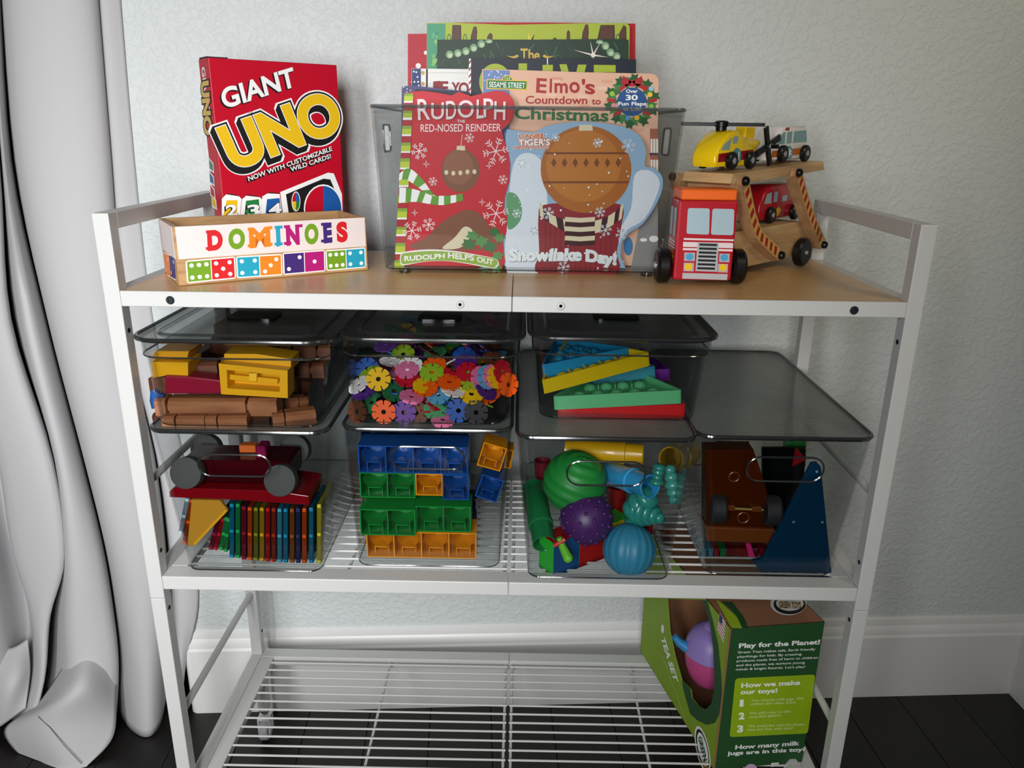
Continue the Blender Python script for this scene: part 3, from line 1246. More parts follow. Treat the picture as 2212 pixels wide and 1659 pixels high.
# lettering
PK = bpb('#f6dfe0', 0.4)
CR8M = facemap(bk, IDENT, CR8)
CRRM = pr.map
pr.map = CR8M
SH = bpb('#8a0616', 0.4)
for dx, mm, ly in ((0.0008, SH, 10), (0, PK, 12)):
    for ch, a, b, c in (('R', (168, 872), (262, 868), (160, 694)), ('U', (276, 868), (376, 862), (276, 728)), ('D', (398, 868), (478, 862), (396, 712)), ('O', (494, 852), (622, 852), (494, 706)), ('L', (648, 862), (706, 855), (650, 700)), ('P', (706, 850), (782, 850), (706, 690)), ('H', (792, 868), (880, 872), (796, 712))):
        pr.text(ch, a, b, 0, mm, ly, off=0.012, hp=c, dx=dx, dz=-dx)
pr.text('THE', (486, 894), (552, 896), 0, PK, 11, off=0.015, hp=(486, 870))
pr.map = CRRM
pr.text('RED-NOSED REINDEER', (226, 206), (1022, 200), 0, PK, 11, off=0.008, hp=(226, 128))
for c, r in (((210, 398), .0145), ((710, 266), .0085), ((972, 400), .024), ((346, 700), .008), ((1043, 682), .0085), ((975, 1020), .025), ((305, 1130), .012), ((140, 1190), .018)):
    pr.flake(c, r*0.72, 0.0011 if r > 0.01 else 0.0008, PK, 3.5)
for c in ((280, 528), (906, 545), (836, 905), (166, 1012)):
    u = pr.map(*c)
    for a, b in ((0.0055, 0.0008), (0.0008, 0.0055)):
        pr.poly([(u[0]-a, u[1]), (u[0], u[1]-b), (u[0]+a, u[1]), (u[0], u[1]+b)], PK, 3.5, False)
bn = [(60, 1400), (300, 1375), (560, 1390), (800, 1430), (960, 1465), (1004, 1510), (975, 1560), (930, 1566), (700, 1520), (480, 1492), (260, 1498), (60, 1532), (22, 1500), (25, 1430)]
pr.poly(smooth_loop(bn, 4), PAPER, 10)
cx, cy = 500, 1470
pr.poly(smooth_loop([(cx+(x-cx)*0.982, cy+(y-cy)*0.84) for x, y in bn], 4), bpb('#8fae3c', 0.4), 11)
tx = 'RUDOLPH HELPS OUT'
pr.text('RUDOLPH', (66, 1490), (462, 1462), 0, PAPER, 12, off=0.03, hp=(66, 1440))
pr.text('HELPS', (500, 1458), (752, 1486), 0, PAPER, 12, off=0.03, hp=(500, 1402))
pr.text('OUT', (788, 1496), (946, 1528), 0, PAPER, 12, off=0.03, hp=(788, 1442))
pr.build('cover_print', bk)

# die-cut snow book (front right)
SKY = bpb('#8fb0cf', 0.42)
out = [(832, 1530), (838, 1000), (836, 720), (880, 700), (1000, 712), (1060, 680), (1180, 656), (1320, 650), (1440, 664), (1545, 690), (1615, 738), (1648, 820), (1640, 905), (1690, 918), (1738, 962), (1742, 1035), (1705, 1130), (1630, 1240), (1550, 1292), (1508, 1350), (1500, 1430), (1474, 1536)]
bk, pr = book('pale blue die-cut picture book with silver lettering and a round amber ornament', smooth_loop(out, 3), 0.168, 0.010, SKY, CR2, z0=0.9152)
SNOW, AMB, AMB2, MAR, MAR2 = [bpb(c_, 0.42) for c_ in ('#d7e0ea', '#a8611b', '#b87226', '#6f1420', '#8a1d2a')]
pr.poly(smooth_loop([(845, 1520), (850, 1180), (880, 900), (960, 830), (1050, 900), (1080, 1200), (1060, 1520)], 4), SNOW, 1)
pr.poly(smooth_loop([(1480, 1300), (1560, 1150), (1580, 960), (1660, 930), (1720, 980), (1715, 1060), (1640, 1210), (1540, 1275), (1490, 1350)], 4), SNOW, 1)
pr.poly(smooth_loop([(840, 1120), (850, 1060), (900, 1075), (930, 1150), (915, 1230), (850, 1270)], 4), bpb('#5d9a6a', 0.4), 2)
# plain knitted jumper pattern and striped band (no figure)
pr.poly(smooth_loop([(1035, 1532), (1030, 1400), (1025, 1200), (1060, 1130), (1280, 1120), (1500, 1130), (1505, 1250), (1478, 1400), (1465, 1532)], 4), MAR2, 3)
for k in range(14):
    x = 1065+k*29
    pr.line((x, 1525), (x, 1210), 0.0012, MAR, 4)
pr.poly(ell(1300, 925, 262, 252, 48), AMB, 5)
pr.poly(ell(1285, 905, 215, 208, 44), AMB2, 6)
pr.poly([(1262, 668), (1336, 668), (1340, 702), (1258, 702)], CRM, 7)
for k in range(-3, 4):        # ornament bands
    pr.poly([(1300+k*62-16, 905-18), (1300+k*62, 905-46), (1300+k*62+16, 905-18), (1300+k*62, 905+10)], bpb('#7a3c18', 0.4), 7)
for yy in (1000, 832):
    hw = 245 if yy > 900 else 235
    pr.poly([(1300-hw, yy-6), (1300+hw, yy-6), (1300+hw, yy+6), (1300-hw, yy+6)], bpb('#7a3c18', 0.4), 7)
A, B = [(1030, 1110), (1090, 1180), (1180, 1215), (1280, 1226), (1380, 1215), (1460, 1175), (1518, 1120)], [(1034, 1195), (1100, 1240), (1190, 1290), (1280, 1300), (1370, 1290), (1450, 1250), (1505, 1210)]
AA, BB = smooth_loop(A, 7, False), smooth_loop(B, 7, False)
for i in range(13):
    i0, i1 = round(i*42/13), round((i+1)*42/13)
    pr.poly(AA[i0:i1+1]+BB[i0:i1+1][::-1], CRM if i % 2 == 0 else bpb('#3a0f16', 0.4), 8)
for k in range(6):
    y0, y1 = 1200+k*27, 1200+(k+1)*27
    pr.poly([(1180, y0), (1268, y0+6), (1352, y0), (1350, y1), (1265, y1+6), (1176, y1)], CRM if k % 2 == 0 else bpb('#3a0f16', 0.4), 9)
# lettering
ORG = bpb('#d7692c', 0.4)
for tx, a, b, h, mm in (('DANIEL', (914, 745), (1065, 745), (914, 718), ORG), ("TIGER'S", (912, 788), (1090, 785), (912, 752), PAPER), ('NEIGHBORHOOD', (880, 808), (1084, 806), (880, 792), ORG)):
    pr.text(tx, a, b, 0, PAPER if mm == ORG else ORG, 10, off=0.09, hp=h)
    pr.text(tx, a, b, 0, mm, 11, off=0.03, hp=h)
SIL, SILD = bpb('#cfd6da', 0.25, metal=0.2), bpb('#6d7a80', 0.4)
for k, mm, of, dd in ((10, SILD, 0.075, 0.0006), (11, PAPER, 0.06, 0), (12, SIL, 0.03, 0)):
    pr.text('Snowflake', (860, 1452), (1268, 1448), 0, mm, k, off=of, hp=(862, 1385), dx=dd, dz=-dd)
    pr.text('Day!', (1302, 1452), (1470, 1474), 0, mm, k, off=of, hp=(1304, 1388), dx=dd, dz=-dd)
random.seed(7)
for c, r in (((1080, 1178), .008), ((1380, 1172), .007), ((1412, 1276), .0085), ((1170, 1490), .0085), ((1505, 1300), .008), ((930, 890), .007), ((900, 1180), .006), ((1545, 790), .009), ((1366, 772), .006), ((1125, 742), .005), ((1000, 1280), .006)):
    pr.flake(c, r, 0.0009, SIL, 12)
for k in range(46):
    x, y = random.uniform(870, 1640), random.uniform(720, 1500)
    u = pr.map(x, y)
    if 0 < u[0] < 0.2:
        rr = random.uniform(0.0006, 0.0015)
        pr.poly([(u[0]+a, u[1]+b) for a, b in ell(0, 0, rr, rr, 8)], SIL, 12.5, False)
pr.build('cover_print', bk)

# peach countdown book
PEACH = bpb('#e2b398', 0.42)
out = [(692, 455), (920, 460), (1500, 480), (2080, 492), (2125, 505), (2146, 545), (2130, 1400), (2108, 2148), (700, 2148)]
bk, pr = book('peach brick-print picture book with a round wreath badge', out, 0.190, 0.009, PEACH, CR8, z0=0.9152)
random.seed(3)
for k in range(26):
    x, y = random.uniform(930, 2040), random.uniform(500, 1150)
    pr.poly([(x, y), (x+90, y+2), (x+90, y+28), (x, y+26)], bpb(random.choice(('#dba488', '#e9c3ac', '#d59a7c', '#e8bda4')), 0.3), 0.4+0.02*k)
pr.poly([(700, 462), (920, 466), (916, 1150), (700, 1150)], bpb('#6a86b8', 0.3), 1.5)
for k in range(18):
    x, y = random.uniform(705, 905), random.uniform(470, 560)
    pr.poly(ell(x, y, 5, 5, 8), PAPER, 2)
pr.poly(ell(900, 540, 46, 34, 24), YEL, 2.5)
pr.poly(ell(900, 540, 38, 27, 24), bpb('#1e7a3a', 0.35), 3)
pr.text('123', (878, 536), (924, 538), 0, bpb('#e8d98a', 0.4), 3.5, off=0.03, hp=(878, 520))
pr.poly([(730, 538), (1068, 548), (1062, 630), (728, 618)], YEL, 4)
pr.poly([(738, 546), (1060, 556), (1054, 621), (736, 610)], bpb('#1e7a3a', 0.35), 5)
pr.text('SESAME STREET', (750, 602), (1044, 613), 0, PAPER, 6, off=0.012, hp=(751, 556))
ER = bpb('#a51d22', 0.35)
for ch, a, b, h in (('E', (1140, 645), (1216, 650), (1146, 524)), ('l', (1250, 645), (1262, 648), (1254, 528)), ('m', (1292, 648), (1394, 650), (1292, 528)), ('o', (1414, 645), (1492, 648), (1414, 514)), ("'", (1518, 655), (1536, 655), (1518, 538)), ('s', (1546, 655), (1616, 660), (1546, 532))):
    pr.text(ch, a, b, 0, ER, 3, off=0.022, hp=h)
for ch, a, b, h in (('Countdown', (1052, 738), (1556, 742), (1052, 672)), ('to', (1596, 745), (1668, 745), (1596, 690))):
    pr.text(ch, a, b, 0, ER, 3, off=0.016, hp=h)
pr.text('Christmas', (962, 862), (1728, 884), 0, bpb('#2e6b3c', 0.35), 3, off=0.026, hp=(962, 762))
cx, cy = 1926, 720
for k in range(30):
    a = rad(12*k)
    rr = 150 + 22*(k % 3)
    x, y = cx+rr*math.cos(a), cy+rr*math.sin(a)*0.98
    pr.poly([(x+48*(1 if j % 2 else .55)*math.cos(a+j*0.63), y+48*(1 if j % 2 else .55)*math.sin(a+j*0.63)) for j in range(10)], bpb(('#2f6b34', '#3f8040', '#255a2c')[k % 3], 0.35), 3+0.03*k)
pr.poly(ell(cx, cy+4, 122, 118, 32), bpb('#234f8a', 0.35), 5)
for x, y, c in ((1762, 658, '#9cc23a'), (1776, 755, '#d78a9a'), (2074, 665, '#f0c23a'), (2085, 765, '#8fc04a'), (1890, 858, '#4f9ac8'), (1966, 856, '#e0b33a'), (2084, 615, '#8fc8dc')):
    pr.poly(ell(x, y, 21, 21, 14), bpb(c, 0.3), 6)
for x, y, a in ((1755, 712, 10), (2098, 712, -10), (1810, 815, -35), (2045, 815, 35)):
    ca, sa = math.cos(rad(a)), math.sin(rad(a))
    pr.poly([(x+u*ca-v*sa, y+u*sa+v*ca) for u, v in ((-34, -14), (34, -14), (34, 14), (-34, 14))], bpb('#b3202a', 0.35), 6)
for pts in ([(1926, 560), (1850, 508), (1840, 575), (1880, 598)], [(1926, 560), (2008, 510), (2014, 580), (1968, 598)], [(1915, 575), (1815, 650), (1830, 600), (1880, 580)], [(1940, 575), (2040, 640), (2068, 600), (1980, 578)], [(1900, 545), (1950, 545), (1950, 598), (1900, 598)]):
    pr.poly(pts, bpb('#b3202a', 0.35), 7)
for tx, a, b, h in (('Over', (1878, 650), (1972, 650), (1878, 622)), ('30', (1876, 710), (1970, 710), (1876, 666)), ('Fun Flaps', (1814, 754), (2042, 754), (1814, 724)), ('to Lift!', (1852, 796), (2000, 796), (1852, 768))):
    pr.text(tx, a, b, 0, PAPER, 8, off=0.03, hp=h)
pr.map = facemap(bk, IDENT, None)
pr.poly([(1392, 430), (1421, 430), (1421, 592), (1360, 592)], bpb('#8f8d8b', 0.35), 1.5)
pr.poly([(1404, 278), (1421, 278), (1421, 420), (1404, 420)], bpb('#a36148', 0.35), 1.4)
for y in (300, 345):
    for k in range(3):
        pr.poly([(1405+k*6, y), (1409.5+k*6, y), (1409.5+k*6, y+30), (1405+k*6, y+30)], bpb('#e9e2d6', 0.4), 1.8)
    pr.poly([(1403, y+31), (1421, y+31), (1421, y+35), (1403, y+35)], bpb('#2d3a55', 0.4), 1.8)
pr.poly(ell(1357, 532, 10, 20, 18), bpb('#3a7fb5', 0.3), 2)
pr.poly(ell(1390, 518, 8, 4, 12), PAPER, 2)
pr.poly(ell(1412, 516, 10, 7, 12), PAPER, 2)
pr.build('cover_print', bk)

# navy book with big green capitals
NAVY = bpb('#131d2b', 0.35)
bk, pr = book('navy picture book with big olive green capitals behind the peach book', [(583, 368), (1240, 366), (1960, 375), (1964, 1400), (590, 1400)], 0.206, 0.010, NAVY, CR8, z0=0.9152)
OLV = bpb('#a3b42c', 0.4)
pr.poly(ell(800, 560, 132, 150, 40), OLV, 1)
pr.poly(ell(800, 560, 72, 92, 32), NAVY, 2)
for pts in ([(992, 408), (1062, 408), (1062, 640), (1130, 640), (1130, 700), (992, 700)], [(1190, 420), (1275, 420), (1275, 700), (1190, 700)], [(1328, 415), (1388, 415), (1440, 600), (1482, 418), (1552, 418), (1480, 700), (1404, 700)], [(1612, 420), (1792, 422), (1792, 482), (1690, 482), (1690, 540), (1770, 540), (1770, 600), (1690, 600), (1690, 640), (1792, 640), (1792, 700), (1612, 700)]):
    pr.poly(pts, OLV, 1)
pr.poly([(1226, 368), (1234, 368), (1234, 418), (1226, 418)], PAPER, 1.5)
pr.poly([(584, 370), (601, 370), (598, 1300), (578, 1300)], PAPER, 1)
for k in range(16):
    y = 375+k*56
    pr.poly([(583, y+22), (601, y), (600, y+22), (582, y+44)], bpb('#a3182a', 0.4), 1.5)
pr.build('cover_print', bk)

# white siding book
bk, pr = book('white siding-print picture book with red lettering and a starry blue spine', [(112, 450), (600, 455), (900, 460), (900, 1300), (108, 1300)], 0.222, 0.010, bpb('#e8e7e3', 0.4), CR8, z0=0.9152)
pr.poly([(114, 452), (188, 452), (188, 1200), (110, 1200)], bpb('#26386c', 0.4), 1)
for x, y in ((130, 475), (160, 520), (135, 560), (170, 590), (125, 615), (150, 480), (165, 560)):
    pr.poly(ell(x, y, 7, 8, 8), PAPER, 2)
pr.poly([(230, 454), (245, 454), (243, 900), (228, 900)], INK, 2)
for y in (486, 575, 650):
    pr.poly(ell(204, y, 15, 17, 14), bpb('#caa24a', 0.4), 2)
for y in (484, 570, 655):
    pr.poly([(246, y), (590, y+2), (590, y+5), (246, y+3)], bpb('#b9b7b2', 0.5), 1)
for ch, a, b, h in (('I', (296, 660), (330, 660), (300, 556)), ('F', (346, 662), (404, 662), (350, 552)), ('Y', (444, 662), (502, 662), (446, 560)), ('O', (502, 664), (580, 666), (502, 562)), ('U', (600, 666), (680, 668), (600, 564))):
    pr.text(ch, a, b, 0, bpb('#8a1420', 0.4), 3, off=0.03, hp=h)
pr.poly([(290, 556), (345, 552), (345, 566), (290, 570)], bpb('#8a1420', 0.4), 3.2)
pr.build('cover_print', bk)

# thin purple-navy book at the far left, behind the red one
bk, pr = book('thin dusky purple picture book, only its left edge showing behind the striped spine', [(30, 600), (110, 588), (300, 610), (580, 640), (600, 1500), (22, 1500)], 0.186, 0.008, bpb('#4a4170', 0.4), CR8, z0=0.9152)
for k in range(8):
    pr.poly(ell(45+(k*29) % 60, 605+k*13, 5, 5, 8), PAPER, 1)
pr.build('cover_print', bk)
bk, pr = book('thin black-blue picture book peeking just above the red die-cut book', [(140, 622), (300, 628), (590, 645), (640, 1400), (140, 1400)], 0.178, 0.005, bpb('#10182a', 0.4), CR8, z0=0.9152)
pr.poly([(150, 640), (300, 646), (300, 652), (150, 646)], bpb('#24304a', 0.4), 1)
pr.build('cover_print', bk)

# dark pine book
bk, pr = book('dark pine green picture book with pale bead garlands and gold lettering', [(322, 212), (1100, 212), (1860, 206), (1898, 215), (1900, 1300), (322, 1300)], 0.236, 0.010, bpb('#22392a', 0.35), CR8, z0=0.9152)
random.seed(12)
for k in range(60):
    x, y = random.uniform(330, 1880), random.uniform(230, 460)
    a = random.choice((-1, 1))*random.uniform(0.3, 0.7) + PI/2
    l = random.uniform(50, 90)
    u, v = Vector(pr.map(x, y)), Vector(pr.map(x+l*math.cos(a), min(y+l*math.sin(a), 480)))
    if v.y > u.y:
        u, v = v, u
    dv = (v-u).normalized()
    nn = Vector((-dv.y, dv.x))*0.0007
    top = pr.map(x, 218)[1]
    if max(u.y, v.y) < top:
        pr.poly([u-nn, v-nn, v+nn, u+nn], bpb(random.choice(('#2f4f39', '#3d6a48', '#1a2e22')), 0.4), 1+0.01*k, False)
BEAD, BEAD2 = bpb('#7da07a', 0.25), bpb('#b9cfa8', 0.25)
for x, y in ((424, 335), (492, 324), (558, 308), (622, 280), (686, 248), (748, 226), (1660, 232), (1708, 264), (1750, 318), (1800, 350)):
    pr.poly(ell(x, y, 31, 33 if y > 245 else 18, 20), BEAD, 3)
    pr.poly(ell(x+4, y+8 if y > 245 else y+3, 20, 20 if y > 245 else 10, 16), BEAD2, 4)
GOLD = bpb('#d6b352', 0.35)
for ch, a, b, h in (('T', (1012, 380), (1064, 380), (1012, 282)), ('h', (1076, 380), (1116, 380), (1076, 288)), ('e', (1124, 380), (1164, 380), (1124, 290))):
    pr.text(ch, a, b, 0, GOLD, 3, off=0.02, hp=h)
for x in (1008, 1060):
    pr.poly([(x, 284), (x+8, 284), (x+6, 305), (x+2, 305)], GOLD, 3.2)
pr.poly([(1026, 372), (1054, 372), (1054, 380), (1026, 380)], GOLD, 3.2)
for s in (-1, 1):
    c = 1092
    pr.poly(smooth_loop([(c+s*100, 352), (c+s*140, 366), (c+s*195, 345), (c+s*160, 350), (c+s*130, 346), (c+s*112, 336)], 4), GOLD, 3)
sx, sy = 1606, 340
for a, l in ((-100, 140), (-60, 120), (8, 130), (-165, 170), (90, 30)):
    e = (sx+l*math.cos(rad(a)), max(sy+l*math.sin(rad(a)), 220))
    u, v = Vector(pr.map(sx, sy)), Vector(pr.map(*e))
    dv = (v-u).normalized()
    nn = Vector((-dv.y, dv.x))*0.0012
    pr.poly([u-nn, v, u+nn], bpb('#e9dcd2', 0.4), 5, False)
pr.poly(ell(sx, sy, 18, 20, 14), bpb('#efe4dc', 0.4), 6)
pr.build('cover_print', bk)

# lime book with brown horn shapes
bk, pr = book('tall lime green picture book with brown shapes and a teal spine strip', [(236, 76), (460, 72), (900, 90), (1500, 78), (1880, 74), (1908, 100), (1900, 1300), (236, 1300)], 0.252, 0.010, bpb('#aebc3a', 0.25), CR8, z0=0.9152)
pr.poly([(238, 80), (390, 80), (388, 1200), (238, 1200)], bpb('#4d9c76', 0.35), 1)
random.seed(2)
for k in range(16):
    x, y = random.uniform(252, 370), random.uniform(110, 440)
    pr.poly(ell(x, y, random.uniform(8, 22), random.uniform(8, 26), 10), bpb(random.choice(('#5fae82', '#79b96a', '#3f8f70', '#8cc46a')), 0.35), 1.5+0.02*k)
HB = bpb('#5d3a2c', 0.35)
for pts in ([(448, 92), (518, 92), (524, 300), (436, 300)], [(590, 300), (600, 180), (622, 105), (645, 105), (652, 150), (640, 300)], [(722, 300), (735, 185), (758, 155), (778, 172), (770, 300)], [(1266, 300), (1275, 205), (1292, 192), (1306, 205), (1306, 300)], [(1382, 300), (1390, 150), (1402, 132), (1416, 150), (1418, 300)],
            [(1500, 300), (1520, 150), (1545, 84), (1566, 92), (1570, 150), (1562, 300)], [(1620, 300), (1668, 92), (1782, 92), (1790, 300)], [(1815, 300), (1822, 160), (1858, 90), (1880, 110), (1882, 300)]):
    pr.poly(pts, INK, 1.5)
    cx, cy = sum(p[0] for p in pts)/len(pts), sum(p[1] for p in pts)/len(pts)
    pr.poly([(cx+(x-cx)*0.86, cy+(y-cy)*0.97) for x, y in pts], HB, 2.2)
pr.poly([(1055, 300), (1075, 152), (1098, 215), (1130, 160), (1120, 215), (1166, 205), (1150, 300)], bpb('#d9cc3a', 0.35), 2)
pr.poly([(1075, 300), (1100, 205), (1128, 160), (1112, 215), (1150, 215), (1135, 300)], INK, 2.4)
for x in (420, 552, 1810):
    pr.poly(ell(x, 200, 16, 36, 14), bpb('#2f6b3a', 0.35), 2)
    pr.poly(ell(x, 200, 9, 26, 14), bpb('#aebc3a', 0.35), 2.5)
pr.build('cover_print', bk)

# two red books at the back
bk, pr = book('bright red picture book, its edge showing right of the lime book at the back', [(450, 70), (1200, 70), (1955, 80), (1955, 1300), (450, 1300)], 0.266, 0.010, bpb('#b5101f', 0.35), CR8, z0=0.9152)
pr.poly([(1900, 84), (1908, 84), (1908, 1200), (1900, 1200)], bpb('#8c0a16', 0.4), 1)
pr.build('cover_print', bk)
bk, pr = book('crimson picture book with white dots, its left edge showing behind the starry spine', [(80, 165), (232, 163), (700, 165), (700, 1300), (80, 1300)], 0.282, 0.010, bpb('#b8102a', 0.35), CR8, z0=0.9152)
for x, y, r in ((166, 428, 22), (228, 320, 16), (120, 560, 12)):
    pr.poly(ell(x, y, r, r, 18), PAPER, 1)
pr.build('cover_print', bk)

# ------------------------------------------------------------------ toy car-carrier truck
TQ = rot((0.4355, 0.270, ZT), (0, 0, 46))          # trailer frame: x along the trailer, y inward from its near side
CR3 = crop(1400, 230, 0.29837)
CR7 = crop(1440, 250, 0.16275)
TRED = pbr('#b20e22', 0.35, coat=0.3)
TGREY = pbr('#a9bfc9', 0.4)
HUBC = pbr('#b9bbbd', 0.3, metal=0.6)
truck = thing('carrier_truck', 'wooden toy car carrier with a red cab, orange cab roof and striped trailer arms', 'toy truck', (0.249, 0.115, ZT))
q = MB()
q.box((0.2105, 0.085, 0.9145), (0.2865, 0.138, 1.0175), TRED, 0.003, None, 2)
cab = q.build('cab', truck)
q = MB()
q.box((0.2125, 0.0835, 1.0177), (0.2832, 0.1375, 1.0310), pbr('#f0670f', 0.4), 0.0015)
q.build('cab_roof', truck)
xf = frame((0.2105-0.249, 0.085-0.115, 0.0075))
pr = Print(xf)
pr.map = facemap(truck, xf, CR3)


def qpoly(pts, mat, layer, r=0.10):
    """rounded quad"""
    out = []
    n = len(pts)
    for i in range(n):
        p, a, b = Vector(pts[i]), Vector(pts[i-1]), Vector(pts[(i+1) % n])
        for t in (0, 0.33, 0.66, 1):
            s0, s1 = p+(a-p)*r, p+(b-p)*r
            m = s0*(1-t)*(1-t) + p*2*t*(1-t) + s1*t*t
            out.append(tuple(m))
    pr.poly(out, mat, layer)


qpoly([(288, 735), (446, 738), (441, 928), (277, 921)], TGREY, 1)
qpoly([(466, 739), (624, 743), (617, 932), (454, 928)], TGREY, 1)
PKW = pbr('#e6d3d6', 0.4)
pr.poly([(258, 952), (620, 962), (620, 975), (258, 966)], PKW, 1)
pr.poly([(254, 980), (614, 988), (614, 1026), (252, 1016)], PKW, 1)
pr.poly([(252, 1024), (612, 1034), (611, 1050), (251, 1040)], PKW, 1)
pr.poly([(357, 983), (512, 990), (500, 1197), (341, 1191)], pbr('#aeb2b5', 0.4), 2)
for k in range(7):
    x, y = 372-k*2.7, 991+k*28.5
    pr.poly([(x, y), (x+128, y+4), (x+127, y+20), (x-1, y+16)], INK, 3)
for x0, y0, w_, h_ in ((262, 1056, 78, 62), (258, 1130, 74, 62), (516, 1064, 74, 62), (506, 1138, 72, 62)):
    pr.poly([(x0, y0), (x0+w_, y0+2), (x0+w_-3, y0+h_+2), (x0-3, y0+h_)], pbr('#b9a9b0', 0.4), 2)
for x, y, c in ((300, 1088, '#4aa0cc'), (291, 1160, '#edc21a'), (551, 1094, '#4aa0cc'), (541, 1166, '#edc21a')):
    pr.poly(ell(x, y, 28, 26, 20), pbr(c, 0.4), 3)
pr.poly([(249, 1204), (576, 1213), (570, 1256), (246, 1246)], pbr('#b4b4b6', 0.4), 2)
pr.build('front_artwork', truck)
xf = frame((0.2105-0.249, 0.138-0.115, 0.0075), (0, -1, 0), (1, 0, 0), (0, 0, 1))
pr = Print(xf)
pr.map = None
pr.poly(rrect(0.006, 0.055, 0.022, 0.092, 0.003), TGREY, 1)
pr.poly(rrect(0.028, 0.055, 0.046, 0.092, 0.003), TGREY, 1)
for z in (0.048, 0.044, 0.040):
    pr.poly([(0.004, z), (0.048, z), (0.048, z+0.002), (0.004, z+0.002)], PKW, 1)
for k in range(5):
    pr.poly([(0.008+k*0.008, 0.022), (0.011+k*0.008, 0.022), (0.011+k*0.008, 0.038), (0.008+k*0.008, 0.038)], pbr('#d2a83a', 0.4), 1)
pr.poly([(0.006, 0.028), (0.046, 0.028), (0.046, 0.031), (0.006, 0.031)], pbr('#d2a83a', 0.4), 1.5)
pr.build('side_artwork', truck)


def wheel(root, c, d, r, wd, name='wheel', hub=0.28):
    """wheel centred at c with its axle along d (outward)"""
    m = MB()
    xf = axis_frame(c, d)
    m.lathe([(0.001, -wd/2), (r*0.86, -wd/2), (r, -wd*0.3), (r, wd*0.3), (r*0.86, wd/2), (r*0.45, wd*0.52), (0.0, wd*0.46)], RUBBER, 26, xf)
    w_ = m.build(name, root)
    m = MB()
    m.lathe([(r*hub, wd*0.44), (r*hub, wd*0.58), (r*hub*0.6, wd*0.68), (0, wd*0.7)], HUBC, 16, xf)
    m.build('hub', w_)
    return w_


for sx in (-1, 1):
    wheel(truck, (0.249+sx*0.0495, 0.108, ZT+0.0232), (sx, 0, 0), 0.0232, 0.018, hub=0.2)
TU, TN = Vector((math.cos(rad(46)), math.sin(rad(46)), 0)), Vector((math.sin(rad(46)), -math.cos(rad(46)), 0))
TWD = 0.075


def TW(s, y, z):
    return TQ @ Vector((s, y, z))


wheel(truck, TW(-0.006, -0.0085, 0.0212), TN, 0.0212, 0.014, hub=0.16)
wheel(truck, TW(-0.006, TWD+0.0085, 0.0212), -TN, 0.0212, 0.014, hub=0.16)
q = MB()
q.prism([(-0.165, 0.014), (0.030, 0.014), (0.048, 0.028), (0.050, 0.056), (0.0, 0.066), (-0.20, 0.066), (-0.20, 0.05), (-0.178, 0.03)], 0.001, TWD-0.001, NATURAL, TQ, 0.0008)
q.build('trailer_bed', truck)
q = MB()
q.tube([TW(-0.195, TWD/2, 0.030), Vector((0.249, 0.139, ZT+0.034))], 0.006, NATURAL, 10)
q.build('hitch', truck)
q = MB()
q.prism([(-0.224, 0.130), (-0.214, 0.127), (0.058, 0.140), (0.048, 0.153), (-0.218, 0.142)], 0.001, TWD-0.001, NATURAL, TQ, 0.0006)
q.build('upper_deck', truck)
ARMW = wood('arm_wood', '#9c7350', '#bd9468', (20, 20, 20), 0.5)
ARMY = pbr('#c9a04a', 0.5)
